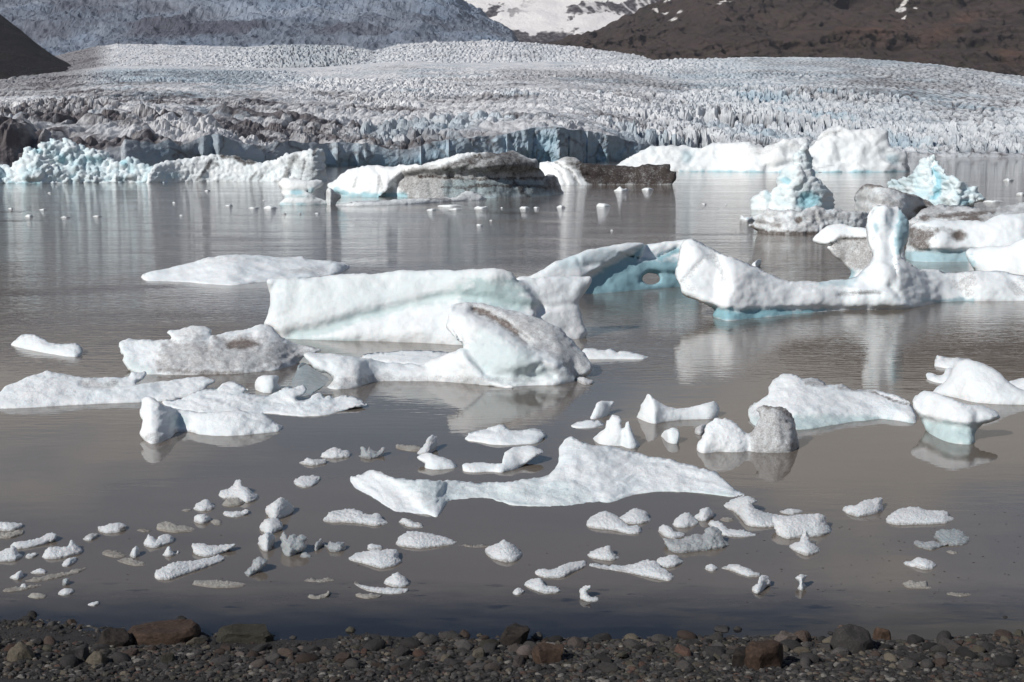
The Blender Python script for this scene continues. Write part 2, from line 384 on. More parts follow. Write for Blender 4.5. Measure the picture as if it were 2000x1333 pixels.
        # shadow bands painted as dark arcs across the low ice
        shade_arc = np.exp(-((v - 0.20 - 0.03 * np.sin(px / 140.0) + 0.03 * fbm(px / 60, v * 3 + 0 * px, 0 * px, 95, 3)) / 0.035) ** 2) * sst(820, 620, px) * sst(-100, 60, px)
        dirt += 0.34 * shade_arc + 0.14 * (1 - small)  # the painted shadow bands go in through the dirt channel
        bn = fbm(X / (0.085 * Y) + 0.6 * np.log(Y), np.log(Y) * 9.0 + 1.6 * X / Y * 3, 0 * X, 611, 4, 0.6)
        dirt = dirt * (0.35 + 1.1 * sst(-0.30, 0.35, bn)) + 0.34 * sst(0.05, 0.40, bn)
        dirt = dirt * (1 - 0.55 * up) * (1 - smoothsnow)
        dirt += sst(130, 0, px) * (1 - sst(0.0, 0.25, v)) * 0.9 + sst(230, 120, px) * sst(0.72, 0.9, v) * 0.6
        blue = np.clip(zr * 0.42 * gap + 0.12 * zr + 0.35 * sst(0.2, 0.5, fbm(X / 70, Y / 90, 0 * X, 97, 3)) * (1 - up * 0.5), 0, 0.8)
        blue = np.maximum(blue, 0.55 * sst(0.72, 0.78, v) * (1 - sst(0.94, 0.98, v)) * sst(120, 250, px) * sst(620, 450, px) * (0.4 + 0.6 * idg))
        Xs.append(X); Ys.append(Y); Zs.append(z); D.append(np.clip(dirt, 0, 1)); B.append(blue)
    for k in range(6):                                     # the ice falls away behind its crest
        Y = Yc + 60 * (k + 1); Xs.append(rx * Y); Ys.append(Y); Zs.append(z - (k + 1) ** 1.5 * 7.0); D.append(D[-1] * 0 + 0.1); B.append(B[-1])
    co = np.stack([np.array(Xs).ravel(), np.array(Ys).ravel(), np.array(Zs).ravel()], 1)
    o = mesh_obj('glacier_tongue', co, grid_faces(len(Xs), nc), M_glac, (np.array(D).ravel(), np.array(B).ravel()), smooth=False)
    return tag(o, kind='structure')
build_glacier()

def layer(name, mat, x0, x1, nc, nr, lo, hi, Ylo, Yhi, disp, attrf, seed, smooth=True, back=True):
    px = np.linspace(x0, x1, nc); ylo = interp(px, lo); yhi = interp(px, hi)
    Xs, Ys, Zs, D, B = [], [], [], [], []
    for i in range(nr):
        v = i / (nr - 1); Y = Ylo * (Yhi / Ylo) ** v; yp = ylo + (yhi - ylo) * v
        rx, rz = ray(px, yp); X, Yv, z = rx * Y, Y + 0 * px, H + rz * Y
        X, Yv, z = disp(X, Yv, z, v, px, yp)
        d, b = attrf(X, Yv, z, v, px, yp)
        Xs.append(X); Ys.append(Yv); Zs.append(z); D.append(np.clip(d, 0, 1)); B.append(np.clip(b, 0, 1))
    if back:
        for k in range(5):
            Xs.append(Xs[-1]); Ys.append(Ys[-1] + 150); Zs.append(Zs[-1] - 60 * (k + 1) * 0.6); D.append(D[-1]); B.append(B[-1])
    co = np.stack([np.array(Xs).ravel(), np.array(Ys).ravel(), np.array(Zs).ravel()], 1)
    o = mesh_obj(name, co, grid_faces(len(Xs), nc), mat, (np.array(D).ravel(), np.array(B).ravel()), smooth=smooth)
    return tag(o, kind='structure')

# second lobe of the glacier behind the first crest
def d_lobe(X, Y, z, v, px, yp):
    f1, f2, idv, dx, dy = worley(X / 8.0, Y / 34.0, 160)
    patch = np.exp(-((px - 610) / 130.0) ** 2) * (1 - sst(0.9, 1.0, v + 0 * px)) + 0.35 * sst(700, 900, px) + 0.25
    return X, Y, z + patch * 8 * ((0.2 + 0.8 * idv) * sst(0, 0.45, f2 - f1) - 0.3) + 1.5 * fbm(X / 30, Y / 60, 0 * X, 4, 3)
def a_lobe(X, Y, z, v, px, yp):
    f1, f2, idv, dx, dy = worley(X / 8.0, Y / 34.0, 160)
    patch = np.exp(-((px - 610) / 120.0) ** 2) + 0.3 * sst(760, 900, px) * np.abs(np.sin(px / 60.0))
    return patch * (0.55 * (1 - sst(0.0, 0.3, f2 - f1)) + 0.2) + 0.25 * sst(0.1, 0.5, fbm(X / 40, Y / 60, 0 * X, 8, 3)) + 0.8 * sst(230, 170, px), 0.25 * patch + 0 * X
layer('upper_glacier_lobe', M_glac, -120, 1290, 560, 90, [(-120, 185), (200, 150), (600, 142), (1290, 126)],
      [(-120, 140), (100, 112), (180, 92), (230, 86), (330, 88), (480, 92), (520, 88), (600, 87), (680, 90), (730, 99), (745, 97), (780, 87), (860, 82), (960, 80), (1010, 82), (1060, 86), (1130, 93), (1200, 101), (1250, 110), (1275, 118), (1290, 126)],
      2050, 3100, d_lobe, a_lobe, 5, smooth=False)

# icefall high on the flank
def d_ice(X, Y, z, v, px, yp):
    n = ridged(X / 160, Y / 260, z / 90, 201, 5, 0.6) * 26 + fbm(X / 45, Y / 80, z / 30, 207, 4, 0.6) * 14
    return X, Y + 0 * n, z + n * sst(0, 0.08, v + 0 * px) * sst(0.0, 40.0, interp(px, IF_LO) - interp(px, IF_HI))
IF_LO = [(-260, 175), (100, 140), (500, 110), (1012, 96)]
IF_HI = [(-260, -95), (0, -120), (300, -110), (520, -85), (700, -60), (840, -38), (890, -12), (925, 14), (960, 40), (1000, 66), (1020, 92)]
def a_ice(X, Y, z, v, px, yp):
    d = 0.26 + 0.6 * fbm(X / 150, Y / 250, z / 70, 211, 5, 0.6) + 0.75 * fbm(X / 420 + z / 150, Y / 900, z / 120, 215, 3) + 0.5 * sst(-5, -60, yp) + 0.35 * np.exp(-((yp - 62 + px * 0.0) / 16.0) ** 2) * sst(900, 700, px)  # dirt channel also lays broad painted swaths of shade
    d -= 0.45 * np.exp(-((yp - 12 - 0.05 * (900 - px)) / 16) ** 2) * sst(300, 600, px)
    b = 0.5 + 0.5 * fbm(X / 200, Y / 300, z / 80, 213, 3)
    return d, b
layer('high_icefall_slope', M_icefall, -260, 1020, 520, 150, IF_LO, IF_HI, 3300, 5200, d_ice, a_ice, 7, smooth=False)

M_snowrock = terrain_mat('snowfield_and_rock', ((0.84, 0.82, 0.80), (0.74, 0.72, 0.72)), (0.045, 0.038, 0.042), (0.5, 0.5, 0.5), 6.0)
def d_sf(X, Y, z, v, px, yp):
    return X, Y, z + fbm(X / 200, Y / 300, z / 100, 301, 4) * 16
def a_sf(X, Y, z, v, px, yp):
    n = fbm(X / 75, Y / 200, z / 55, 311, 4, 0.6)
    lines = ridged(X / 28 + z / 60, Y / 200, z / 160, 313, 2)
    rock = sst(0.0, 0.12, n * 26 + 18 - np.abs(yp - (18 + (px - 1160) * -0.15)) * 1.0 - 30 * sst(1130, 1080, px) - 0 * px) * sst(1075, 1120, px)
    low = sst(-0.1, 0.2, (yp - (52 + 0.10 * (px - 960))) / 22 + n * 1.5)
    up = sst(-2, -30, yp + 10 * n)
    r = np.maximum(np.maximum(rock * 0.95, low * 0.95), up * 0.9)
    r = r * (1 - 0.75 * sst(0.42, 0.75, lines) * rock)
    r = np.maximum(r, 0.95 * sst(0.24, 0.32, n) * sst(1060, 960, px))
    return r, 0 * X
layer('snowfield_slope', M_snowrock, 860, 1470, 360, 150, [(860, 120), (1470, 135)], [(860, -60), (1000, -95), (1150, -120), (1300, -110), (1470, -90)], 5300, 6800, d_sf, a_sf, 9)

def mountain_mat(name, c1, c2, c3, u):
    m, nt, b = new_mat(name)
    g = N(nt, 'ShaderNodeNewGeometry'); vec = g.outputs['Position']
    mpp = N(nt, 'ShaderNodeMapping'); mpp.inputs['Scale'].default_value = (1, 0.4, 2.2); mpp.inputs['Rotation'].default_value = (0, 0.5, 0); nt.links.new(vec, mpp.inputs[0]); v2 = mpp.outputs[0]
    at_ = N(nt, 'ShaderNodeAttribute', attribute_name='mask'); sp = N(nt, 'ShaderNodeSeparateColor'); nt.links.new(at_.outputs['Color'], sp.inputs[0])
    a = noise(nt, v2, 0.010 / u, 8, 0.68, 0.6); f = noise(nt, v2, 0.05 / u, 6, 0.75)
    c = mixc(nt, ramp(nt, a, [(0.38, 0.0), (0.62, 1.0)]), c1, c2)
    c = mixc(nt, ramp(nt, f, [(0.42, 0.0), (0.72, 0.8)]), c, c3)
    c = mixc(nt, math_(nt, 'MULTIPLY', sp.outputs[1], 0.8), c, (0.15, 0.085, 0.058))
    c = mixc(nt, sp.outputs[0], c, (0.82, 0.80, 0.78))
    nt.links.new(c, b.inputs['Base Color']); b.inputs['Roughness'].default_value = 0.95; b.inputs['Specular IOR Level'].default_value = 0.1
    bump(nt, b, f, 0.9, 14.0 * u)
    return m
M_mtn = mountain_mat('bare_brown_mountain', (0.050, 0.038, 0.040), (0.088, 0.062, 0.060), (0.060, 0.060, 0.034), 1.0)
M_mtn2 = mountain_mat('dark_scree_mountain', (0.018, 0.016, 0.018), (0.026, 0.020, 0.021), (0.014, 0.014, 0.012), 1.0)
def d_mt(X, Y, z, v, px, yp):
    k = sst(0, 0.1, v + 0 * px)
    q = X * 0.8 + z * 0.9
    n = ridged(q / 210, Y / 500, z / 320, 401, 5, 0.55) * 70 + ridged(q / 55, Y / 200, z / 90, 407, 4, 0.6) * 30 + fbm(X / 500, Y / 500, z / 300, 403, 3) * 30
    s = sst(0, 60, interp(px, MT_LO) - interp(px, MT_HI))
    return X, Y - n * 1.4 * k * s, z + n * 0.25 * k * s
MT_LO = [(1005, 108), (1200, 140), (2000, 175), (2300, 190)]
MT_HI = [(1005, 100), (1030, 92), (1080, 84), (1130, 76), (1180, 60), (1235, 36), (1290, 6), (1350, -30), (1480, -90), (1650, -150), (1850, -185), (2060, -200), (2300, -200)]
SNOWP = [(1297, 13, 4, 7), (1303, 8, 3, 6), (1410, 16, 11, 1.6), (1395, 24, 5, 1.5), (1313, 38, 9, 1.6), (1276, 31, 6, 1.4), (1324, 31, 5, 1.6), (1757, 22, 8, 4), (1763, 8, 5, 8), (1784, 20, 5, 4), (1762, 40, 3, 4), (1298, 31, 8, 1.3), (1465, 3, 4, 2)]
def a_mt(X, Y, z, v, px, yp):
    s = 0 * X
    wob = fbm(px / 7, yp / 7 + 0 * px, 0 * px, 421, 3)
    for (cx, cy_, rx, ry) in SNOWP:
        s = np.maximum(s, sst(1.25, 0.8, np.hypot((px - cx + (yp - cy_) * 0.5) / rx, (yp - cy_) / ry) + wob * 0.8))
    r = np.exp(-((px - 1690) / 70) ** 2 - ((yp - 70) / 24) ** 2) + np.exp(-((px - 1845) / 60) ** 2 - ((yp - 62 + (px - 1845) * 0.5) / 18) ** 2) + 0.7 * np.exp(-((px - 1600) / 50) ** 2 - ((yp - 66) / 10) ** 2) + 0.8 * np.exp(-((px - 1950) / 40) ** 2 - ((yp - 115) / 16) ** 2)
    return s, r * (0.5 + 1.1 * fbm(X / 60, Y / 90, z / 35, 431, 4))
layer('brown_mountain_slope', M_mtn, 1005, 2300, 640, 230, MT_LO, MT_HI, 2900, 4600, d_mt, a_mt, 11)
def d_ml(X, Y, z, v, px, yp):
    n = ridged(X / 90, Y / 200, z / 90, 451, 5, 0.55) * 22
    s = sst(0, 30, interp(px, [(-300, 200), (0, 172), (60, 165), (170, 160)]) - interp(px, ML_HI))
    return X, Y - n * s, z + 0.3 * n * s
ML_HI = [(-300, -120), (-120, -50), (-40, 2), (0, 28), (25, 48), (50, 68), (75, 90), (100, 107), (130, 124), (150, 136), (170, 158)]
layer('dark_mountain_spur', M_mtn2, -300, 170, 180, 90, [(-300, 200), (0, 172), (60, 165), (170, 160)], ML_HI, 2000, 2600, d_ml, lambda X, Y, z, v, px, yp: (0 * X, 0 * X), 13)

# ------------------------------------------------------------------ air between here and the mountains
def haze_box():
    m = bpy.data.materials.new('thin_haze'); m.use_nodes = True; n_ = m.node_tree
    n_.nodes.remove(n_.nodes['Principled BSDF']); pv_ = n_.nodes.new('ShaderNodeVolumePrincipled')
    pv_.inputs['Density'].default_value = 2.8e-5; pv_.inputs['Color'].default_value = (0.86, 0.90, 1.0, 1); pv_.inputs['Anisotropy'].default_value = 0.2
    n_.links.new(pv_.outputs[0], n_.nodes['Material Output'].inputs['Volume'])
    X0, X1, Y0_, Y1_, Z0, Z1 = -3600, 3600, -90, 8200, -420, 1500
    c_ = [(x, y, z) for x in (X0, X1) for y in (Y0_, Y1_) for z in (Z0, Z1)]
    o = mesh_obj('haze', c_, [(0, 1, 3, 2), (4, 6, 7, 5), (0, 4, 5, 1), (2, 3, 7, 6), (0, 2, 6, 4), (1, 5, 7, 3)], m, smooth=False)
    return tag(o, kind='stuff')
haze_box()

# ------------------------------------------------------------------ icebergs
rngB = np.random.RandomState(7)
def ice(name, label, cat, top, bot=(), group=None, s=0.7, p=1.6, R=None, bul=1.0, thick=None, sp=3.6, feats=(), dirt=(), blue=(), holes=(), amp=1.6, nsc=22.0, jag=0.8, mat=None, cap=None, sink=None, gd=0.0, gb=0.0, fine=0.5, fsz=5.0, facet=0.0, fs=10.0, tau=None):
    global SEED
    SEED += 7; sd_ = SEED
    L = sorted([tuple(top[0])] + [tuple(b) for b in bot] + [tuple(top[-1])])
    ymean = np.mean([q[1] for q in L])
    if cap is None: cap = 3.0 if s < .45 else .8
    if mat is None: mat = M_far if ymean < 425 else (M_mid if ymean < 640 else M_snow)
    ext = max(q[0] for q in top) - min(q[0] for q in top)
    sp = min(sp, max(1.3, ext / 16.0))
    if sink is None: sink = 3.0 if ymean < 425 else 6.0
    tp = spline(top, sp)
    if jag:
        ta = np.array(tp); d = np.stack([vnoise(ta[:, 0] / 6.0, ta[:, 1] / 6.0, 0 * ta[:, 0], sd_), vnoise(ta[:, 0] / 6.0, ta[:, 1] / 6.0, 0 * ta[:, 0] + 9, sd_)], 1)
        d += 0.5 * np.stack([vnoise(ta[:, 0] / 2.6, ta[:, 1] / 2.6, 0 * ta[:, 0], sd_ + 3), vnoise(ta[:, 0] / 2.6, ta[:, 1] / 2.6, 0 * ta[:, 0] + 9, sd_ + 3)], 1)
        d[0] = d[-1] = 0; ta += d * jag * min(1.0, ext / 60.0 + 0.25); tp = [tuple(q) for q in ta]
    bt = spline([top[0]] + list(sorted(bot)) + [top[-1]], sp)
    btx = np.array([q[0] for q in bt]); bty = np.array([q[1] for q in bt])
    o_ = np.argsort(btx); btx, bty = btx[o_], bty[o_]
    btx_ = btx + np.arange(len(btx)) * 1e-6
    W = lambda x: np.interp(x, btx_, bty)
    wl_j = lambda x: 0.5 * min(1, ext / 80.0) * vnoise(x / 5.0, 0 * x, 0 * x, sd_ + 31)
    bot_pts = [(q[0], q[1] + sink) for q in bt[1:-1]]
    ends_down = [(tp[-1][0], tp[-1][1] + sink * 0.4)], [(tp[0][0], tp[0][1] + sink * 0.4)]
    poly = tp + bot_pts[::-1]
    xa = np.array([q[0] for q in poly]); ya = np.array([q[1] for q in poly])
    # interior points
    gx, gy = np.meshgrid(np.arange(xa.min(), xa.max(), sp), np.arange(ya.min(), ya.max(), sp * 0.87))
    gx = gx + (np.arange(gx.shape[0]) % 2)[:, None] * sp * 0.5
    gx, gy = gx.ravel(), gy.ravel(); r = np.random.RandomState(sd_)
    gx = gx + r.uniform(-.2, .2, gx.shape) * sp; gy = gy + r.uniform(-.2, .2, gx.shape) * sp
    k = inpoly(gx, gy, poly)
    hp = []
    for (cx, cy_, rx, ry) in holes:
        n = 22; hp.append([(cx + rx * math.cos(2 * math.pi * i / n), cy_ + ry * math.sin(2 * math.pi * i / n)) for i in range(n)])
    for h in hp: k &= ~inpoly(gx, gy, h)
    gx, gy = gx[k], gy[k]
    dd, _ = segdist(gx, gy, poly + [poly[0]])
    for h in hp: dd = np.minimum(dd, segdist(gx, gy, h + [h[0]])[0])
    k = dd > sp * 0.45; gx, gy = gx[k], gy[k]
    V = [Vector(q) for q in poly]; E = [(i, (i + 1) % len(poly)) for i in range(len(poly))]
    for h in hp:
        b0 = len(V); V += [Vector(q) for q in h]; E += [(b0 + i, b0 + (i + 1) % len(h)) for i in range(len(h))]
    nb = len(V)
    V += [Vector((float(a), float(b))) for a, b in zip(gx, gy)]
    res = delaunay_2d_cdt(V, E, [], 0, 1e-5)
    P2 = np.array([(v.x, v.y) for v in res[0]]); T3 = np.array([f for f in res[2] if len(f) == 3], np.int64)
    cen = P2[T3].mean(1); k = inpoly(cen[:, 0], cen[:, 1], poly)
    for h in hp: k &= ~inpoly(cen[:, 0], cen[:, 1], h)
    T3 = T3[k]
    used = np.unique(T3); rm = -np.ones(len(P2), int); rm[used] = np.arange(len(used)); P2 = P2[used]; T3 = rm[T3]
    # orient triangles towards the camera (image y is down)
    a, b, c = P2[T3[:, 0]], P2[T3[:, 1]], P2[T3[:, 2]]
    cr_ = (b[:, 0] - a[:, 0]) * (c[:, 1] - a[:, 1]) - (b[:, 1] - a[:, 1]) * (c[:, 0] - a[:, 0])
    T3[cr_ > 0] = T3[cr_ > 0][:, ::-1]
    x, y = P2[:, 0], P2[:, 1]
    # column heights
    cx = np.arange(xa.min(), xa.max() + 4, 3.0); tpa = np.array(tp)
    ytop = np.full(cx.shape, 1e9)
    for (x0, y0), (x1, y1) in zip(tp[:-1], tp[1:]):
        lo, hi = min(x0, x1), max(x0, x1); m = (cx >= lo - 1.6) & (cx <= hi + 1.6)
        if hi - lo < 1e-6: yy = min(y0, y1) + 0 * cx
        else: yy = y0 + (np.clip(cx, lo, hi) - x0) * (y1 - y0) / (x1 - x0)
        ytop = np.where(m, np.minimum(ytop, yy), ytop)
    bad = ytop > 1e8; ytop[bad] = np.interp(cx[bad], cx[~bad], ytop[~bad])
    Pc = np.maximum(W(cx) - ytop, 4.0); kw = max(1, int(min(12, Pc.max() / 8)))
    Pp = np.pad(Pc, kw, mode='edge'); Pc = np.convolve(Pp, np.ones(2 * kw + 1) / (2 * kw + 1), 'valid')
    Pmax = Pc.max(); Yg_c = ground(W(cx)); Yg_c = np.convolve(np.pad(Yg_c, 1, mode='edge'), np.ones(3) / 3, 'valid')
    width = (xa.max() - xa.min()) * Yg_c.mean() / F
    rxt, rzt = ray(cx, W(cx) - Pc)
    zt = s * Pc * Yg_c / F
    T = np.where(-rzt > 0.004, (H - zt) / np.maximum(-rzt, 0.004) - Yg_c, 1e9); tm = np.interp(s, [.3, .4, .5, .6, .7, .8, .9], [99, 4.5, 2.4, 1.4, .9, .6, .35]) if tau is None else tau
    T = np.clip(T, 0, np.minimum(cap * width, tm * Pc * Yg_c / F))
    T = np.convolve(np.pad(T, kw, mode='edge'), np.ones(2 * kw + 1) / (2 * kw + 1), 'valid')
    Yg = np.interp(x, cx, Yg_c); kk = Yg / F; Px = np.interp(x, cx, Pc)
    Hh = np.maximum(W(x) - y, 0)
    Y = Yg + np.interp(x, cx, T) * np.clip(Hh / Px, 0, 1.15) ** p
    e, _ = segdist(x, y, tp)
    for h in hp: e = np.minimum(e, segdist(x, y, h + [h[0]])[0])
    e = np.where(e < 0.02, 0, e)
    if R is None: R = min(0.42 * Pmax, 34.0)
    c = np.clip(e / R, 0, 1); Y = Y + R * kk * bul * (1 - np.sqrt(np.maximum(1 - (1 - c) ** 2, 0)))
    below = y > W(x) + 0.2
    for ft in feats:
        kind_, pts, w, am = ft[:4]
        if kind_ != 'b': d, sdn = segdist(x, y, pts)
        if kind_ == 'g': Y = Y + am * kk * np.exp(-(d / w) ** 2)
        elif kind_ == 's':                                   # a step: the side on the right of travel lies deeper
            reach = ft[4] if len(ft) > 4 else 60.0
            Y = Y + am * kk * (0.5 + 0.5 * np.tanh(d * sdn / w)) * np.exp(-(d / reach) ** 2)
        elif kind_ == 'b': # bulge or hollow: (cx,cy,rx,ry)
            bx, by, brx, bry = pts; Y = Y + am * kk * np.exp(-((x - bx) / brx) ** 2 - ((y - by) / bry) ** 2)
    if thick is None: thick = 0.9 * Pmax + 8
    R2 = max(0.5 * Pmax, 6); c2 = np.clip(e / R2, 0, 1)
    Th = thick * kk * np.sqrt(np.maximum(1 - (1 - c2) ** 2, 0))
    rx, rz = ray(x, y)
    front = np.stack([rx * Y, Y, H + rz * Y], 1); Yb = Y + Th; backv = np.stack([rx * Yb, Yb, H + rz * Yb], 1)
    edge = e <= 0.02
    nV = len(x); bidx = np.arange(nV); ni = np.where(~edge)[0]; bidx[ni] = nV + np.arange(len(ni))
    co = np.concatenate([front, backv[ni]]); tr = np.concatenate([T3, bidx[T3][:, ::-1]])
    # seal the bottom
    Eall = np.sort(np.concatenate([T3[:, [0, 1]], T3[:, [1, 2]], T3[:, [2, 0]]]), 1)
    raw = np.concatenate([T3[:, [0, 1]], T3[:, [1, 2]], T3[:, [2, 0]]])
    key = Eall[:, 0] * (nV + 1) + Eall[:, 1]; uq, inv, cnt = np.unique(key, return_inverse=True, return_counts=True)
    be = raw[cnt[inv] == 1]; extra = []
    for a_, b_ in be:
        if edge[a_] and edge[b_]: continue
        A2, B2 = bidx[a_], bidx[b_]
        if A2 != a_: extra.append((b_, a_, A2))
        if B2 != b_: extra.append((b_, A2, B2))
    if extra: tr = np.concatenate([tr, np.array(extra)])
    kall = np.concatenate([kk, kk[ni]]); n = vnormals(co, tr)
    q = co / kall[:, None]
    dis = amp * fbm(q[:, 0] / nsc, q[:, 1] / nsc, q[:, 2] / nsc, sd_ + 11, 4, 0.5) * (0.75 * nsc / 22.0) * 2.4
    dis += fine * fbm(q[:, 0] / fsz, q[:, 1] / fsz, q[:, 2] / fsz, sd_ + 13, 2, 0.6)
    if facet:
        w1, w2, wi, wdx, wdy = worley(q[:, 0] / fs, q[:, 2] / fs + q[:, 1] / fs * 0.35, sd_ + 70)
        dis = dis + facet * (0.7 - 1.4 * w1 + 1.1 * (wi - 0.5) + 0.9 * (wi - 0.4) * wdx + 0.8 * wdy)
    co = co + n * (dis * kall)[:, None] * min(1.0, ext / 70.0 + 0.35)
    # dirt and blue masks
    def field(lst, seed):
        v = np.zeros(nV); w = fbm(x / 14.0, y / 9.0, 0 * x, seed, 4, 0.6)
        for it in lst:
            kd, pts, soft, st = it
            if kd == 'p': d, _ = segdist(x, y, list(pts) + [pts[0]]); d = np.where(inpoly(x, y, pts), d, -d); m = sst(-soft, soft, d + w * soft * 1.6)
            elif kd == 'l': d, _ = segdist(x, y, pts); m = sst(soft * 1.5, soft * 0.3, d + w * soft * 1.2)
            else: bx, by, brx, bry = pts; m = sst(1.25, 0.45, np.hypot((x - bx) / brx, (y - by) / bry) + w * soft)
            v = np.maximum(v, m * st)
        return v
    dm, bm = field(dirt, sd_ + 5), field(blue, sd_ + 8)
    dm = np.maximum(dm, gd * (0.6 + 0.8 * fbm(x / 20, y / 12, 0 * x, sd_ + 9, 4))); bm = np.maximum(bm, gb * (0.7 + 0.9 * fbm(x / 16, y / 12, 0 * x, sd_ + 19, 3)))
    A = [np.clip(np.concatenate([m, m[ni]]), 0, 1) for m in (dm, bm)]
    org = (float(co[:, 0].mean()), float(co[:, 1].mean()), 0.0)
    o = mesh_obj(name, co, tr, mat, A, origin=org)
    return tag(o, label, cat, group)
SEED = 100
G1 = 'icebergs by the glacier front'; G2 = 'big icebergs in the middle of the lagoon'; G3 = 'small ice pieces near the beach'; G4 = 'ice floes off the beach'
ice('iceberg', 'bright cyan iceberg with rough lumpy peak in front of the ice cliff', 'iceberg',
    [(-60,361),(-50,330),(0,325),(13,324),(25,326),(38,314),(47,301),(47,291),(56,289),(65,293),(77,290),(78,278),(97,277),(97,273),(108,270),(117,275),(130,274),(150,280),(157,280),(172,288),(180,290),(200,294),(212,303),(219,313),(228,318),(233,316),(240,310),(248,308),(258,308),(266,309),(275,318),(285,322),(300,330),(320,345),(330,357)],
    [(0,359),(60,359),(130,358),(250,357)], G1, s=0.8, p=1.2, amp=4.5, nsc=15, jag=2.0, gb=0.45, fine=1.3, R=14, facet=5, fs=13, sp=2.6,
    feats=[('g',[(155,290),(170,318),(210,322)],9,9),('g',[(95,320),(130,320)],8,10),('g',[(60,300),(95,308)],7,6),('b',(60,345,22,12),1,-8),('b',(245,345,30,10),1,-7),('b',(240,318,10,8),1,-6)],
    blue=[('b',(120,312,12,12),.3,.9),('b',(75,296,14,8),.3,.8),('b',(180,312,30,10),.3,.7),('b',(242,319,9,9),.2,.9),('l',[(20,358),(75,358)],3,.9)])
ice('iceberg', 'long white iceberg streaked with dark grit, ending in an upright block', 'iceberg',
    [(285,358),(292,335),(300,324),(315,318),(350,312),(390,306),(410,303),(440,304),(465,305),(475,312),(490,313),(500,315),(515,318),(535,314),(550,306),(570,300),(590,294),(605,291),(613,293),(620,289),(630,291),(634,300),(634,318),(637,345),(641,354)],
    [(350,356),(450,355),(550,355),(610,355)], G1, s=0.8, p=1.3, amp=2.6, nsc=12, jag=1.4, R=9, fine=1.3, gb=.12, facet=1.8, fs=9, sp=2.6,
    feats=[('s',[(395,356),(402,330),(415,312)],5,6,30),('g',[(515,345),(560,320)],10,5),('g',[(588,350),(598,310)],3,3),('g',[(565,350),(576,310)],4,4)],
    dirt=[('l',[(385,352),(398,335),(412,315)],4,.75),('l',[(412,316),(425,322)],4,.6),('l',[(432,306),(462,308),(478,318)],4.5,.9),('l',[(482,316),(496,318)],5,.85),('l',[(556,350),(570,315),(578,305)],6,.62),('l',[(588,350),(597,315)],2.5,.7),('l',[(612,302),(617,292)],4,.9),('l',[(488,352),(500,338)],2.5,.6),('l',[(505,352),(512,344)],2.5,.6),('b',(600,330,38,24),.8,.28)],
    blue=[('b',(330,345,30,10),.5,.5)])
ice('ice_sculpture', 'small cyan waterworn ice block with undercut shelf before the streaked iceberg', 'ice block',
    [(545,400),(547,395),(556,388),(551,382),(549,377),(551,371),(546,366),(543,359),(548,352),(556,348),(580,350),(600,353),(620,351),(630,354),(632,360),(625,366),(614,371),(611,377),(603,377),(600,374),(606,378),(618,386),(630,389),(638,394),(640,400)],
    [(560,401),(600,401)], G1, s=0.85, R=6, amp=2.4, nsc=8, jag=.6, blue=[('b',(580,376,14,6),.3,.9),('l',[(550,384),(600,384)],2.5,.4),('l',[(548,399),(640,400)],2.5,.7),('b',(608,372,8,6),.3,.6)],
    feats=[('g',[(550,374),(600,373)],4,5),('g',[(550,386),(640,388)],2,3)])
ice('ice_lump', 'round grey-brown ice lump beside the small cyan undercut block', 'ice block',
    [(632,399),(634,386),(633,377),(640,369),(648,370),(655,376),(664,382),(665,387),(660,391),(657,399)], [(645,401)], G1, s=.85, R=9, gd=.42, amp=2)
ice('dirty_iceberg', 'large dirty iceberg, white and green at one end, undercut and black-banded at the other', 'iceberg',
    [(664,384),(650,376),(642,370),(640,363),(655,352),(668,340),(682,333),(700,327),(718,323),(735,323),(750,325),(768,326),(775,323),(800,321),(830,320),(860,312),(890,303),(920,298),(945,298),(960,299),(975,300),(995,295),(1010,298),(1030,308),(1045,312),(1050,315),(1054,330),(1060,337),(1064,345),(1072,341),(1082,342),(1090,350),(1096,365),(1101,378)],
    [(720,385),(790,386),(850,388),(950,388),(1040,385),(1080,382)], G1, s=0.75, p=1.4, amp=2.6, nsc=13, jag=1.2, R=16, fine=.8, sp=3.0,
    feats=[('s',[(765,362),(785,340),(830,336),(880,334),(950,332),(1040,330)],7,36,80),('g',[(880,335),(885,360),(880,378)],7,9),('g',[(735,330),(745,345),(740,375)],3,4),('g',[(860,330),(930,305)],5,4),('g',[(900,332),(960,306)],5,4),('g',[(840,328),(900,306)],3,3),('b',(790,355,16,22),1,-9),('g',[(840,350),(842,380)],5,7),('g',[(960,350),(1040,352)],8,7),('b',(1080,358,12,14),1,-6),('g',[(930,345),(935,380)],4,6),('g',[(1000,345),(1010,380)],4,6)],
    dirt=[('p',[(768,355),(800,330),(860,322),(935,300),(1010,296),(1052,318),(1101,378),(1000,390),(800,390)],8,.62),('l',[(870,330),(935,305)],6,.85),('l',[(905,328),(960,304),(1000,298)],7,.85),('p',[(950,318),(1000,296),(1052,314),(1060,340),(1000,345),(950,340)],6,.8),('l',[(740,345),(745,372)],5,.30),('l',[(820,345),(930,350),(1060,348)],4,.95),('l',[(860,366),(980,362),(1080,366)],4,.9),('l',[(1000,350),(1030,385)],6,.9),('l',[(900,340),(915,380)],4,.85),('p',[(1060,340),(1085,340),(1101,378),(1060,378)],5,.8),('l',[(700,338),(690,365)],3,.35)],
    blue=[('l',[(655,376),(720,384),(790,384)],7,.9),('p',[(860,352),(1060,350),(1080,385),(870,388)],8,.5)])  # beside the real grit, both masks paint shade into the undercut
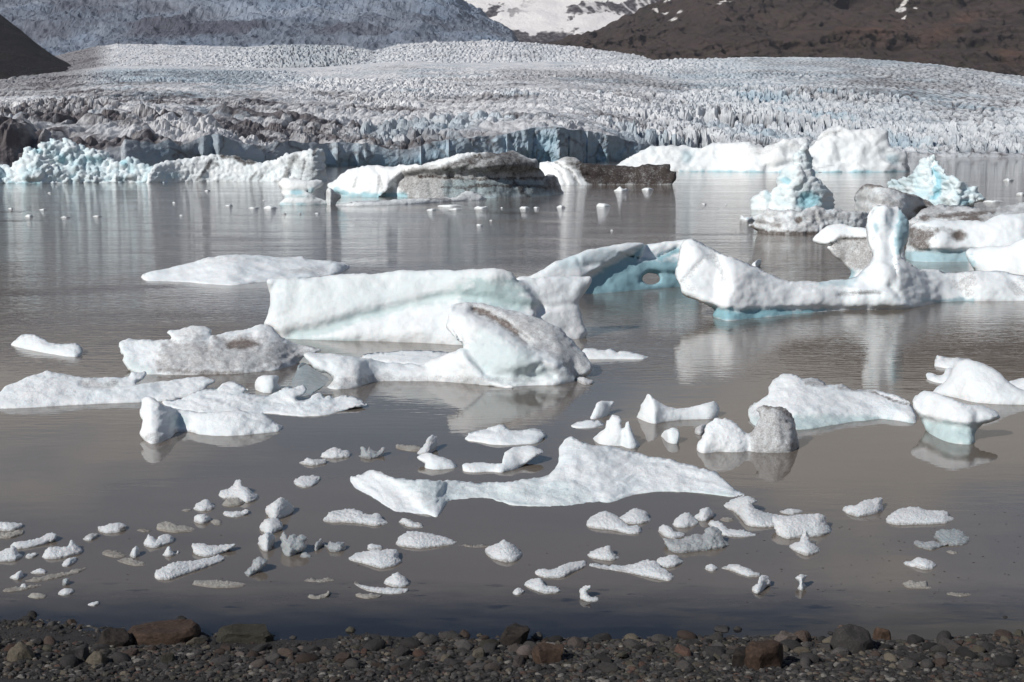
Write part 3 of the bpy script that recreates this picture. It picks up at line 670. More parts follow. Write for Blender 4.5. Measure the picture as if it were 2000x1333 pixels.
ice('ice_raft', 'low crusty grey ice raft lying along the foot of the dirty iceberg', 'ice floe',
    [(655,401),(680,396),(700,393),(760,391),(800,389),(830,388),(870,386),(890,386),(905,376),(920,374),(938,380),(951,388)],
    [(945,391),(900,393),(850,396),(780,400),(700,402)], G1, s=.5, gd=.28, amp=2.5, nsc=7, fine=1.2, jag=.7, dirt=[('l',[(840,388),(880,390)],4,.7)])
ice('moraine_iceberg', 'flat iceberg coated in black debris with white striped end', 'iceberg',
    [(1055,361),(1053,330),(1055,318),(1066,316),(1080,317),(1095,311),(1110,307),(1125,309),(1138,317),(1150,321),(1200,323),(1240,326),(1262,321),(1285,322),(1308,321),(1309,334),(1320,336),(1321,345),(1318,355),(1312,361)],
    [(1300,361),(1200,361),(1100,362)], G1, s=.75, p=1.2, amp=2.6, nsc=9, R=8, fine=1.2, jag=.8,
    feats=[('g',[(1085,318),(1115,335),(1130,360)],3,4),('g',[(1072,320),(1095,335),(1105,360)],4,5),('s',[(1150,340),(1230,345),(1318,342)],3,5,25)],
    dirt=[('p',[(1105,318),(1130,330),(1148,362),(1325,364),(1325,315),(1140,315)],4,1.0),('l',[(1085,318),(1115,335),(1130,360)],2.2,.6),('b',(1112,311,22,7),.4,.55),('l',[(1070,318),(1096,338),(1104,360)],2,.35),],)
ice('iceberg', 'largest clean white iceberg, two broad domes beyond the black-coated one', 'iceberg',
    [(1190,336),(1200,325),(1215,314),(1240,300),(1255,292),(1270,286),(1290,284),(1310,284),(1330,286),(1350,287),(1380,286),(1410,282),(1440,279),(1460,280),(1480,290),(1490,291),(1510,283),(1540,274),(1560,270),(1574,273),(1586,285),(1597,270),(1612,256),(1630,246),(1645,244),(1660,253),(1680,256),(1700,251),(1728,254),(1738,268),(1742,280),(1752,292),(1768,294),(1772,308),(1775,320),(1784,334)],
    [(1780,336),(1700,337),(1500,337),(1400,336),(1330,336),(1250,336)], G1, s=.72, p=1.1, amp=4.0, nsc=26, R=12, jag=1.0, fine=.5, facet=1.2, fs=22,
    feats=[('g',[(1585,285),(1560,320),(1500,330)],9,12),('g',[(1340,288),(1360,300),(1345,320)],4,5),('g',[(1600,275),(1640,262)],4,3),('g',[(1400,305),(1480,320)],5,3),('g',[(1738,300),(1765,322)],4,4)],
    dirt=[('l',[(1598,275),(1615,262),(1640,255)],3,.35),('l',[(1700,310),(1760,315)],3,.18),('l',[(1470,295),(1540,290),(1580,280)],10,.18),('l',[(1590,330),(1640,322)],2,.25),('l',[(1765,322),(1775,330)],4,.6)],
    blue=[('l',[(1330,336),(1480,337),(1780,336)],2.4,.9),('b',(1342,305,14,14),.4,.35),('b',(1745,312,14,12),.4,.45)])
ice('ice_pinnacle', 'pale cyan iceberg rising to one slender pinnacle', 'iceberg',
    [(1465,410),(1467,400),(1470,388),(1483,374),(1496,371),(1506,376),(1518,360),(1520,347),(1532,328),(1551,319),(1552,304),(1562,289),(1572,282),(1579,288),(1578,299),(1586,307),(1588,331),(1595,347),(1604,353),(1615,368),(1626,381),(1628,400),(1632,409)],
    [(1500,411),(1545,413),(1600,412)], 'cyan pinnacle icebergs', s=.85, p=1.2, amp=4.0, nsc=17, jag=1.2, R=15, gb=.30, facet=3.0, fs=15, sp=2.6, mat=M_far,
    feats=[('b',(1578,392,26,16),1,13),('b',(1535,352,12,10),1,7),('g',[(1584,305),(1590,345),(1600,355)],5,7),('s',[(1508,376),(1500,395),(1500,411)],4,-8,30),('b',(1610,385,12,12),1,-7),('g',[(1540,375),(1560,372)],6,5),('b',(1560,345,14,16),1,-6)],
    blue=[('b',(1580,392,30,20),.3,1.0),('b',(1533,352,13,8),.3,.9),('l',[(1585,305),(1592,345)],4,.7),('b',(1500,385,8,14),.3,.5)])
ice('ice_pinnacle', 'jagged cyan iceberg with serrated crest behind the brown boulder-like slab', 'iceberg',
    [(1740,392),(1738,375),(1734,355),(1745,352),(1758,353),(1763,345),(1772,348),(1784,333),(1794,325),(1800,311),(1812,313),(1818,306),(1824,299),(1828,310),(1829,319),(1843,331),(1849,342),(1862,347),(1874,353),(1882,358),(1892,365),(1904,366),(1912,376),(1921,386),(1922,391),(1907,398),(1890,404)],
    [(1870,405),(1830,402),(1780,400)], 'cyan pinnacle icebergs', s=.85, p=1.2, amp=3.5, nsc=13, jag=1.4, R=12, gb=.38, facet=4.0, fs=12, sp=2.6, mat=M_far,
    feats=[('g',[(1822,318),(1830,350),(1850,370),(1828,385)],7,11),('g',[(1800,330),(1790,370)],5,5),('b',(1850,388,16,8),1,-7),('b',(1800,390,14,10),1,-6),('s',[(1890,366),(1880,385),(1884,402)],3,6,20),('g',[(1860,360),(1875,385)],5,6)],
    blue=[('l',[(1824,330),(1835,360),(1825,385)],7,1.0),('b',(1800,380,26,8),.4,.6),('b',(1885,395,16,8),.3,.8),('b',(1840,345,18,8),.4,.6)])
ice('dirty_ice_slab', 'smooth brown-grey dirty ice slab tilted between the two cyan pinnacles', 'ice slab',
    [(1672,420),(1668,408),(1671,396),(1672,381),(1686,364),(1700,361),(1723,362),(1741,368),(1764,375),(1784,381),(1812,391),(1824,400),(1831,411),(1820,418),(1800,420)], [(1720,432),(1770,430),(1690,428)],
    s=.8, R=12, amp=2.2, nsc=24, gd=.40, jag=.7, mat=M_mid, dirt=[('l',[(1672,376),(1690,362),(1730,363),(1790,383),(1825,405)],5,.9),('l',[(1680,385),(1760,400)],8,.55),('b',(1805,410,24,12),.3,1.0),('l',[(1690,400),(1780,408)],4,.25)],
    feats=[('s',[(1780,425),(1800,405),(1835,408)],3,10,20)])
ice('dirty_ice_floe', 'lacy brown pitted ice ridge lying low in front of the slender pinnacle', 'ice floe',
    [(1480,453),(1463,443),(1468,437),(1474,433),(1471,426),(1480,420),(1492,414),(1501,408),(1523,411),(1548,410),(1560,414),(1575,408),(1591,401),(1602,404),(1615,411),(1632,409),(1646,411),(1668,414),(1695,414),(1730,425)],
    [(1500,457),(1560,458),(1610,456),(1700,450)], s=.75, R=9, amp=5.0, nsc=9, jag=1.3, fine=1.4, gd=.50, mat=M_mid, sp=2.6,
    dirt=[('l',[(1465,445),(1500,455),(1600,456),(1700,450)],5,.95),('b',(1560,430,10,9),.3,1.0),('b',(1620,425,60,9),.8,.5),('l',[(1475,432),(1520,440)],5,.7)],
    feats=[('b',(1561,431,9,10),1,9),('g',[(1500,425),(1540,420)],4,6),('g',[(1590,415),(1600,445)],4,5)])
ice('dirty_ice_floe', 'flat dark purple-grey ice floe under the jagged cyan iceberg', 'ice floe',
    [(1770,436),(1785,424),(1800,410),(1830,400),(1870,402),(1905,405),(1935,410),(1950,404),(1985,398),(2030,392),(2060,440)],
    [(1850,438),(1920,440),(2010,438)], s=.45, R=7, amp=4.5, nsc=9, jag=1.0, fine=1.5, gd=.62, mat=M_mid, dirt=[('l',[(1800,426),(1900,418),(1940,415)],5,.95),('b',(1900,430,40,8),.5,1.0)])
ice('iceberg', 'smooth white iceberg with two black grit hollows, green undercut below', 'iceberg',
    [(1770,506),(1768,492),(1771,474),(1775,458),(1780,443),(1794,433),(1815,431),(1850,431),(1904,431),(1923,433),(1947,422),(1969,418),(2000,416),(2070,410),(2080,500)],
    [(1784,511),(1830,513),(1892,512),(2000,512)], G2, s=.72, R=16, amp=1.8, nsc=26, jag=.5,
    feats=[('s',[(1775,478),(1800,488),(1840,490),(1885,488),(1960,488)],4,16,22),('b',(1872,462,16,12),1,10),('b',(1798,452,20,14),1,9),('b',(1838,470,20,16),1,-9)],
    dirt=[('p',[(1775,442),(1800,445),(1830,450),(1815,470),(1822,490),(1790,486),(1772,474)],7,.85),('b',(1872,461,20,12),.4,1.0),('l',[(1800,446),(1860,450)],4,.4)],
    blue=[('p',[(1768,490),(1892,490),(1892,515),(1768,515)],3,.75)])
ice('iceberg', 'rounded white ice shelf with blue edge, nearest one below the hollowed iceberg', 'iceberg',
    [(1906,528),(1895,515),(1886,497),(1891,486),(1905,483),(1930,482),(1969,479),(2000,467),(2070,460),(2080,542)],
    [(1930,531),(1960,533),(2000,538)], G2, s=.7, R=14, amp=1.5, nsc=28, jag=.4, blue=[('p',[(1884,500),(1898,500),(1912,528),(1900,530)],5,.7)])
ice('iceberg', 'overhanging white ice plate with grey gritty wedge behind the tall thumb', 'iceberg',
    [(1656,545),(1662,532),(1649,515),(1636,505),(1622,494),(1615,483),(1624,477),(1612,480),(1592,476),(1588,470),(1597,457),(1612,443),(1630,438),(1661,441),(1700,448),(1760,455),(1770,548)], [(1700,548)],
    G2, s=.85, R=12, amp=1.6, nsc=20, jag=.6, thick=60, feats=[('s',[(1760,468),(1692,466),(1640,465),(1615,483)],3,-10,14)],
    dirt=[('p',[(1622,480),(1642,464),(1692,466),(1760,468),(1720,520),(1671,526),(1637,506)],5,.58),('l',[(1640,466),(1690,466)],3,.85)], blue=[('p',[(1650,522),(1672,528),(1672,550),(1640,550)],5,.8)])
ice('iceberg', 'sprawling white iceberg with bulbous raised head and tall standing thumb', 'iceberg',
    [(1398,624),(1394,617),(1396,605),(1375,596),(1357,587),(1337,575),(1328,560),(1319,548),(1317,535),(1321,512),(1330,480),(1337,468),(1350,466),(1362,471),(1387,485),(1425,500),(1462,515),(1487,527),(1512,541),(1537,551),(1570,551),(1600,553),(1625,549),(1645,546),(1672,540),(1685,524),(1700,512),(1706,502),(1702,488),(1693,467),(1694,435),(1700,411),(1708,402),(1725,400),(1740,405),(1755,406),(1766,416),(1777,433),(1775,455),(1768,480),(1760,500),(1775,512),(1797,525),(1815,527),(1832,526),(1848,532),(1862,535),(1900,530),(1915,529),(1950,529),(1970,532),(2000,537),(2080,545),(2090,588)],
    [(1420,627),(1450,625),(1520,618),(1600,611),(1650,607),(1720,606),(1762,605),(1800,598),(1845,590),(2000,588)], G2, s=.70, p=1.4, R=26, amp=2.2, nsc=34, jag=.5, thick=70, cap=.3,
    feats=[('g',[(1333,548),(1375,505)],4,5),('b',(1402,555,16,26),1,14),('g',[(1385,492),(1402,515),(1420,560)],9,8),('b',(1440,560,26,36),1,-10),
           ('s',[(1375,596),(1440,606),(1500,602),(1600,600),(1780,602)],5,15,16),
           ('s',[(1757,412),(1752,440),(1745,470),(1748,496)],6,34,32),('g',[(1708,470),(1704,500)],7,10),('b',(1722,430,12,14),1,-5),
           ('s',[(1600,568),(1690,564),(1740,570),(1772,592)],4,-8,20),('g',[(1740,560),(1760,585)],6,8),('g',[(1640,576),(1720,576)],6,7),
           ('b',(1730,530,22,22),1,-10),('g',[(1870,540),(1880,588)],14,12),('b',(1930,560,28,30),1,-9),('g',[(1800,535),(1815,580)],5,3),('g',[(1965,535),(1990,560),(2010,580)],8,7)],
    dirt=[('l',[(1335,550),(1355,525),(1383,500)],5,.30),('l',[(1392,495),(1405,520),(1412,545)],7,.32),('p',[(1640,570),(1700,566),(1730,575),(1640,580)],3,.35),('b',(1885,555,22,26),.6,.34),('b',(1990,560,22,20),.5,.25),('b',(1350,560,20,14),.5,.14),('l',[(1550,556),(1620,570)],4,.12)],
    blue=[('p',[(1370,598),(1440,606),(1500,604),(1640,604),(1520,618),(1450,628),(1395,626)],4,1.0),('p',[(1757,410),(1778,430),(1770,480),(1752,500),(1745,470)],4,.80),('p',[(1600,548),(1660,545),(1690,530),(1660,560),(1600,562)],5,.45),('b',(1712,445,6,10),.4,.7),('l',[(1800,588),(1900,587)],4,.7)])  # blue mask paints shade on the undercut and the thumb's right side
ice('blue_iceberg', 'blue-shaded iceberg pierced by a round hole behind the raised head', 'iceberg',
    [(1005,585),(1000,555),(1012,542),(1037,539),(1062,525),(1087,511),(1125,496),(1150,487),(1180,482),(1215,476),(1237,475),(1257,477),(1280,476),(1300,474),(1330,469),(1345,467),(1365,480),(1372,560)],
    [(1060,582),(1140,577),(1200,572),(1250,567),(1320,561)], G2, s=.82, p=1.4, R=14, amp=1.6, nsc=26, jag=.5, thick=40, holes=[(1272,545,16,11)],
    feats=[('s',[(1130,555),(1150,538),(1200,508),(1255,480)],3,24,50),('s',[(1365,506),(1300,504),(1272,508),(1250,505),(1258,478)],2.5,22,30),('g',[(1125,500),(1135,520),(1180,515)],5,4),('g',[(1280,506),(1325,482)],3,5),('b',(1320,520,40,10),1,-6),('g',[(1250,552),(1272,532),(1320,536)],4,5)],
    blue=[('p',[(1145,545),(1255,482),(1250,506),(1330,508),(1375,510),(1375,565),(1140,580)],5,.95),('l',[(1290,505),(1340,482)],6,.95),('l',[(1110,510),(1200,500)],14,.35)],  # blue ice plus its shade, both painted in this mask
    dirt=[('b',(1310,512,34,8),.5,.12),('l',[(1270,532),(1330,540)],5,.2)])
ice('ice_floe', 'thin flat white ice floe alone on the ripples behind the wall-like iceberg', 'ice floe',
    [(274,542),(280,534),(310,527),(345,520),(375,512),(400,505),(440,500),(470,498),(520,500),(560,503),(590,501),(605,508),(640,510),(660,513),(675,517),(686,522)],
    [(660,534),(620,541),(560,547),(500,553),(455,558),(420,557),(370,552),(320,550),(285,549)], s=.42, p=1.0, R=9, amp=1.0, nsc=34, jag=.6, mat=M_mid, feats=[('s',[(285,547),(400,555),(455,556),(560,545),(610,535),(640,515)],3,4,8),('g',[(420,505),(560,530)],8,5),('g',[(380,520),(480,545)],8,4),('g',[(600,510),(640,528)],6,7)],
    dirt=[('b',(600,530,50,9),.4,.25),('l',[(400,508),(560,508)],7,.14)])
ice('iceberg', 'long smooth wall-like white iceberg with a diagonal groove shaded pale blue', 'iceberg',
    [(550,662),(540,650),(528,640),(517,634),(523,620),(527,597),(526,572),(522,551),(526,546),(560,545),(625,543),(662,537),(700,534),(750,532),(765,530),(825,529),(875,528),(930,526),(967,527),(990,529),(1003,536),(1012,546),(1040,542),(1062,541),(1110,541),(1135,542),(1153,543),(1150,557),(1140,575),(1131,595),(1137,615),(1140,632),(1147,650),(1144,661)],
    [(600,664),(700,666),(750,667),(850,671),(900,674),(960,674),(1050,668),(1117,663)], G2, s=.80, p=1.3, R=18, bul=.8, amp=1.6, nsc=36, jag=.35, thick=110, cap=.4, fine=.35,
    feats=[('g',[(570,655),(640,640),(700,622),(760,607),(830,589),(885,580),(950,586),(1000,600),(1050,603)],13,15),('s',[(1000,527),(1014,545),(1032,562),(1048,588),(1045,604)],4,-34,90),('b',(930,570,90,26),1,12),('b',(760,650,170,22),1,-9),('b',(545,610,24,40),1,-6),('g',[(1060,600),(1130,594)],7,5),('b',(1130,560,10,16),1,-6),('b',(640,600,90,30),1,-5)],
    blue=[('l',[(575,654),(640,640),(700,622),(760,606),(830,588),(885,577)],9,.55),('p',[(860,575),(930,545),(1000,545),(1045,585),(1048,604),(985,610),(900,588)],14,.75),('p',[(540,540),(1000,525),(1020,560),(860,580),(700,610),(560,640)],20,.20),('l',[(560,661),(700,666)],5,.5),('l',[(1137,590),(1142,612)],5,.6)])  # painted shade: the groove and the curved shadow by the end block
ice('snow_slab', 'small flat snow slab tucked behind the leaning rounded ice', 'ice floe',
    [(705,702),(710,693),(730,690),(760,688),(800,684),(840,685),(880,690),(920,696)], [(880,712),(830,716),(760,712)], s=.4, R=8, amp=1.2, mat=M_snow)
ice('iceberg', 'leaning rounded white ice with grit-lined crevice joined to a low flat tongue', 'iceberg',
    [(630,760),(643,752),(652,740),(640,731),(622,725),(606,713),(597,703),(592,693),(598,690),(607,689),(630,691),(650,691),(675,695),(707,698),(725,702),(750,706),(775,710),(800,711),(825,710),(850,701),(875,691),(905,679),(890,662),(881,652),(872,640),(874,625),(882,598),(892,592),(910,590),(935,591),(950,593),(975,600),(1000,607),(1025,612),(1057,624),(1075,632),(1095,643),(1112,660),(1130,680),(1142,692),(1150,705),(1157,720),(1148,732),(1125,741)],
    [(1085,748),(1040,751),(1000,753),(960,750),(900,746),(840,745),(740,745),(715,751),(700,757),(660,761)], G2, s=.66, p=1.4, R=24, amp=2.0, nsc=26, jag=.6, thick=90, cap=.35,
    feats=[('g',[(925,606),(950,615),(985,633),(1005,648),(1030,668)],8,26),('s',[(880,600),(920,612),(975,645),(1030,680),(1090,700),(1100,712)],9,-42,80),('s',[(905,680),(920,705),(945,735),(990,752)],5,-26,45),('b',(1040,735,60,16),1,26),('g',[(1040,720),(1060,712),(1080,735)],6,8),('b',(950,680,30,26),1,-5),('b',(640,712,26,14),1,-4),('g',[(640,715),(680,740)],9,6),('b',(930,660,14,12),1,5)],
    dirt=[('l',[(925,604),(950,613),(985,632),(1008,650)],6,.95),('p',[(895,590),(960,594),(1060,625),(1130,680),(1157,720),(1120,735),(1080,700),(1020,670),(960,625)],8,.36),('l',[(645,752),(700,745),(760,735)],8,.33),('l',[(620,722),(655,738)],6,.22),('l',[(660,742),(860,738),(980,742),(1060,745)],5,.22)],  # big face polygon is grit plus painted shade where it turns away
    blue=[('p',[(905,690),(940,640),(990,665),(1060,700),(1080,740),(1000,752),(940,730)],12,.34)])
ice('pale_ice_shelf', 'pale green ice shelf awash just off the end of the low tongue', 'ice floe',
    [(560,760),(575,735),(582,715),(592,708),(606,716),(624,728),(648,742),(640,752),(622,762),(610,772)], [(590,775),(572,770)], s=.06, p=1.0, R=5, amp=.3, jag=.4, gb=.5, mat=M_clear, fine=.1)
ice('dirty_ice_floe', 'broad floe with white ends and a brown grit hollow in its middle', 'ice floe',
    [(262,729),(250,722),(241,707),(240,697),(233,677),(233,669),(250,661),(262,664),(275,664),(300,665),(332,662),(327,650),(329,645),(350,644),(365,640),(375,637),(400,636),(411,645),(412,657),(425,655),(437,651),(452,649),(475,645),(500,636),(515,635),(532,639),(542,650),(557,664),(575,670),(600,676),(618,681),(628,686),(610,692),(592,698),(582,712)],
    [(540,723),(500,727),(470,730),(400,732),(330,733),(290,732)], G4, fine=.8, fsz=4.0, s=.55, p=1.3, R=14, amp=2.6, nsc=18, jag=.7, thick=70,
    feats=[('s',[(262,668),(290,690),(330,705),(330,733)],6,5,40),('b',(465,672,32,12),1,12),('g',[(355,665),(420,672)],8,-4),('g',[(345,705),(420,712)],10,6),('b',(255,690,12,20),1,-5),('s',[(415,656),(412,672)],3,8,20),('b',(520,645,20,10),1,-6)],
    dirt=[('p',[(315,675),(380,660),(420,668),(440,662),(520,660),(560,668),(620,683),(582,710),(500,725),(330,728),(300,715)],12,.47),('b',(468,672,40,13),.5,1.0),('l',[(420,660),(440,664)],4,.8),('l',[(310,722),(380,728),(470,728)],4,.75),('b',(370,650,30,10),.5,.2)],
    blue=[('p',[(240,695),(290,715),(310,732),(260,732)],6,.35)])
ice('ice_piece', 'slim white ice piece floating alone near the edge, with no neighbour', 'ice piece',
    [(21,675),(32,662),(45,654),(67,654),(85,662),(95,669),(120,672),(135,671),(152,672),(160,680),(162,686),(160,696)], [(147,698),(125,696),(100,692),(62,685),(40,680)], G4, fine=.8, fsz=4.0, s=.5, R=9, amp=2.0, nsc=12, feats=[('g',[(85,668),(110,676)],5,4)])
ice('ice_floe', 'long white floe with a notch and upturned spur behind the curled floe', 'ice floe',
    [(-40,798),(-20,780),(0,765),(12,755),(32,747),(60,735),(80,729),(95,726),(115,729),(155,736),(175,737),(225,737),(252,735),(257,727),(270,727),(282,725),(287,730),(280,740),(265,750),(300,747),(337,742),(380,737),(400,736),(420,741),(420,747),(405,755),(400,762),(375,775),(350,782)],
    [(337,783),(275,786),(225,788),(150,791),(75,796),(0,799)], G4, fine=.8, fsz=4.0, s=.5, p=1.3, R=14, amp=2.0, nsc=20, jag=.7, thick=60,
    feats=[('g',[(160,750),(200,757),(240,755),(268,746)],6,12),('s',[(155,770),(190,760),(265,752)],4,-5,30),('b',(90,750,60,18),1,-5)], dirt=[('l',[(165,750),(205,752),(225,748)],7,.4)], blue=[('b',(220,752,18,6),.4,.3)])
ice('ice_floe', 'sculpted white floe with wavy crest behind the curled snow-white one', 'ice floe',
    [(322,794),(316,786),(325,782),(350,780),(385,765),(410,760),(425,760),(435,750),(452,745),(470,752),(486,762),(476,766),(500,772),(525,772),(545,762),(560,756),(575,757),(592,752),(599,761),(592,772),(578,777),(583,783),(600,780),(607,777),(616,770),(625,766),(632,775),(645,771),(652,779),(670,772),(690,774),(707,782),(716,791),(690,797),(662,806)],
    [(645,810),(620,813),(590,814),(560,812),(520,808),(480,813),(400,812)], G4, fine=.8, fsz=4.0, s=.45, p=1.2, R=9, amp=2.6, nsc=13, jag=.6, thick=45,
    feats=[('g',[(500,775),(545,790),(590,785)],7,8),('g',[(400,775),(470,785)],8,6),('s',[(548,765),(575,790)],4,7,20),('b',(560,775,14,12),1,-6),('g',[(590,795),(640,795)],5,-4),('g',[(430,765),(490,775)],5,4)], blue=[('b',(515,785,14,6),.4,.35),('b',(470,768,20,5),.5,.2)])
ice('ice_piece', 'small cube-like white ice piece behind the wavy-crested floe', 'ice piece',
    [(500,763),(497,750),(505,737),(520,733),(540,734),(547,738),(542,748),(548,757),(547,763)], [(530,768),(512,767)], G4, fine=.8, fsz=4.0, s=.7, R=9, amp=1.6, nsc=10)
ice('ice_floe', 'curled white floe with upright end and dirty snout at the waterline', 'ice floe',
    [(285,863),(274,847),(279,825),(271,807),(276,795),(278,780),(290,775),(305,781),(320,791),(350,799),(387,806),(425,804),(467,801),(500,807),(515,809),(532,822),(552,834)],
    [(548,842),(530,845),(500,848),(470,851),(430,852),(390,849),(370,844),(345,846),(336,855),(310,866),(292,867)], G4, fine=.8, fsz=4.0, s=.6, p=1.2, R=12, amp=2.4, nsc=16, jag=.7, thick=55,
    feats=[('g',[(345,805),(350,840)],12,9),('b',(450,825,50,14),1,-6),('g',[(480,815),(530,830)],5,5),('b',(290,800,12,20),1,-4),('g',[(280,845),(340,843)],5,5)], dirt=[('b',(308,855,30,12),.5,.35),('l',[(340,842),(380,845)],4,.4)], blue=[('b',(348,822,22,14),.5,.5)])
ice('ice_floe', 'biggest grey-white floe off the beach, low body with raised fin', 'ice floe',
    [(679,943),(682,935),(690,930),(707,924),(725,920),(740,923),(755,930),(775,934),(825,938),(900,940),(937,943),(975,942),(1000,941),(1050,934),(1075,925),(1086,910),(1092,898),(1092,877),(1100,863),(1115,854),(1130,859),(1150,869),(1200,874),(1250,886),(1287,895),(1337,904),(1375,915),(1400,925),(1425,945),(1440,959),(1455,966),(1462,970)],
    [(1430,971),(1400,967),(1350,962),(1287,961),(1237,967),(1200,980),(1162,987),(1112,991),(1050,990),(1000,987),(962,977),(925,975),(887,979),(868,989),(861,1000),(855,1010),(835,1015),(820,1016),(787,1012),(760,1002),(740,990),(725,981),(700,967),(684,953)], s=.42, p=1.05, R=12, bul=.8, amp=2.4, nsc=24, jag=.7, thick=60, cap=.4, fine=.9,
    feats=[('s',[(735,915),(775,945),(810,980),(845,1012)],6,22,80),('g',[(870,960),(880,985)],14,8),('g',[(930,955),(1000,965)],14,4),('s',[(1120,850),(1150,900),(1170,960),(1180,985)],8,14,90),('b',(1110,880,14,20),1,-5)],
    blue=[('p',[(775,940),(1000,945),(1100,940),(1180,985),(960,978),(860,990),(830,980)],14,.30),('l',[(870,985),(960,977),(1060,990),(1180,984),(1290,961),(1430,970)],4,.4)], gd=.05)
ice('ice_piece', 'bone-shaped white ice piece with a pointed knob', 'ice piece',
    [(1243,817),(1250,800),(1256,785),(1265,770),(1275,776),(1290,787),(1305,795),(1325,798),(1350,795),(1370,790),(1385,786),(1395,784),(1403,793),(1405,803),(1402,816)], [(1385,819),(1340,820),(1300,824),(1275,829),(1258,824)], G4, fine=.8, fsz=4.0, s=.7, R=10, amp=1.4, nsc=14, feats=[('s',[(1265,770),(1275,800),(1276,830)],4,8,30)])
ice('ice_piece', 'narrow upright ice chunk behind the castle-shaped piece', 'ice piece',
    [(1152,819),(1160,800),(1165,787),(1175,784),(1199,784),(1196,795),(1190,810)], [(1180,815),(1165,818)], G4, fine=.8, fsz=4.0, s=.7, R=7, amp=1.2)
ice('ice_piece', 'low flat ice wedge leaning out beside the castle-shaped piece', 'ice piece',
    [(1110,833),(1130,824),(1150,820),(1170,822),(1182,830)], [(1160,836),(1130,837)], G4, fine=.8, fsz=4.0, s=.4, R=6, amp=1)
ice('ice_piece', 'castle-shaped white ice piece with two turrets', 'ice piece',
    [(1158,857),(1170,846),(1183,836),(1184,822),(1190,820),(1195,811),(1205,812),(1213,820),(1213,835),(1219,837),(1222,827),(1228,824),(1235,840),(1242,858),(1250,870)], [(1243,876),(1225,876),(1215,872),(1185,870),(1166,866)], G4, fine=.8, fsz=4.0, s=.75, R=8, amp=1.6, nsc=9, feats=[('g',[(1217,838),(1214,868)],5,6),('g',[(1192,825),(1190,850)],4,3)])
ice('ice_piece', 'small square white ice nub between the castle shape and the brown-headed ice', 'ice piece',
    [(1291,852),(1298,842),(1305,839),(1315,835),(1327,841),(1327,855),(1324,867)], [(1312,867),(1302,864)], G4, fine=.8, fsz=4.0, s=.7, R=6, amp=1)
ice('ice_piece', 'white mound of ice joined to an upright brown gritty head', 'ice piece',
    [(1361,884),(1361,870),(1372,855),(1380,832),(1392,820),(1400,817),(1408,818),(1420,817),(1440,830),(1455,845),(1463,846),(1470,842),(1476,830),(1484,815),(1479,800),(1490,791),(1505,793),(1520,794),(1535,798),(1545,810),(1552,825),(1555,845),(1560,862),(1560,876)], [(1545,883),(1520,885),(1480,884),(1440,884),(1400,883),(1375,886)], G4, s=.72, R=20, amp=2.4, nsc=14, jag=1.1, fine=1.3, sp=2.8, thick=70,
    feats=[('g',[(1463,846),(1460,884)],12,12),('g',[(1480,822),(1545,826)],5,5)], dirt=[('p',[(1466,840),(1478,820),(1476,790),(1530,788),(1565,830),(1565,890),(1470,890)],8,.50),('l',[(1490,792),(1530,797),(1552,820)],6,.85),('b',(1550,870,16,16),.4,.7)])
ice('ice_floe', 'long white floe with turquoise waterline band and grit along its back', 'ice floe',
    [(1466,826),(1463,812),(1463,797),(1480,785),(1500,770),(1503,757),(1510,743),(1520,735),(1530,730),(1545,731),(1558,735),(1568,742),(1585,739),(1602,742),(1615,752),(1630,753),(1640,750),(1655,754),(1665,762),(1680,761),(1710,761),(1735,768),(1755,775),(1775,786),(1785,800),(1790,815),(1796,830)],
    [(1780,830),(1750,824),(1720,820),(1690,823),(1660,826),(1600,836),(1560,840),(1520,838),(1480,834)], G4, fine=.8, fsz=4.0, s=.5, p=1.2, R=13, amp=2.0, nsc=22, jag=.9, thick=60,
    feats=[('s',[(1550,810),(1620,812),(1680,810),(1740,816),(1795,822)],4,9,16),('g',[(1700,765),(1740,778),(1780,792)],3.5,7),('b',(1545,740,22,12),1,-7),('g',[(1530,755),(1575,752)],4,5)],
    dirt=[('p',[(1568,740),(1602,742),(1618,755),(1575,754)],4,.55),('l',[(1640,757),(1690,764)],4,.45),('l',[(1700,765),(1740,780),(1778,791)],2.2,.9),('l',[(1470,800),(1480,820)],6,.2)],
    blue=[('p',[(1550,812),(1620,813),(1690,811),(1800,826),(1800,845),(1550,850)],5,.62),('p',[(1462,812),(1490,815),(1490,840),(1465,840)],5,.4)])
ice('mushroom_ice', 'mushroom-shaped ice with white cap on a turquoise wave-cut stem', 'ice floe',
    [(1812,848),(1806,835),(1797,815),(1785,798),(1782,785),(1792,772),(1807,764),(1822,765),(1850,776),(1887,789),(1925,795),(1947,805),(1954,816),(1943,823),(1920,830),(1908,840),(1904,850),(1904,866)], [(1897,869),(1862,867),(1835,858)], G4, fine=.8, fsz=4.0, s=.7, R=16, amp=1.8, nsc=20, jag=.4, thick=60,
    feats=[('s',[(1795,812),(1830,822),(1880,830),(1910,830),(1950,820)],4,18,26),('g',[(1885,792),(1910,812)],6,5),('b',(1895,808,14,14),1,-6)], blue=[('p',[(1795,816),(1830,824),(1880,832),(1915,832),(1905,872),(1800,870)],7,.70)])
ice('ice_floe', 'smooth white ice mound sloping to a point behind the mushroom shape', 'ice floe',
    [(1820,767),(1840,750),(1855,735),(1862,712),(1872,705),(1895,704),(1925,712),(1950,727),(1970,745),(1990,757),(2020,768),(2060,782),(2075,792)], [(1860,776),(1900,786),(1950,790),(2000,791)], G4, fine=.8, fsz=4.0, s=.65, R=16, amp=1.4, nsc=26, jag=.4)
ice('ice_piece', 'small knobby ice arm poking from behind the smooth mound', 'ice piece',
    [(1810,742),(1808,732),(1815,728),(1832,732),(1843,731),(1847,722),(1862,720),(1880,740)], [(1860,750),(1830,748)], s=.5, R=6, amp=1.6)
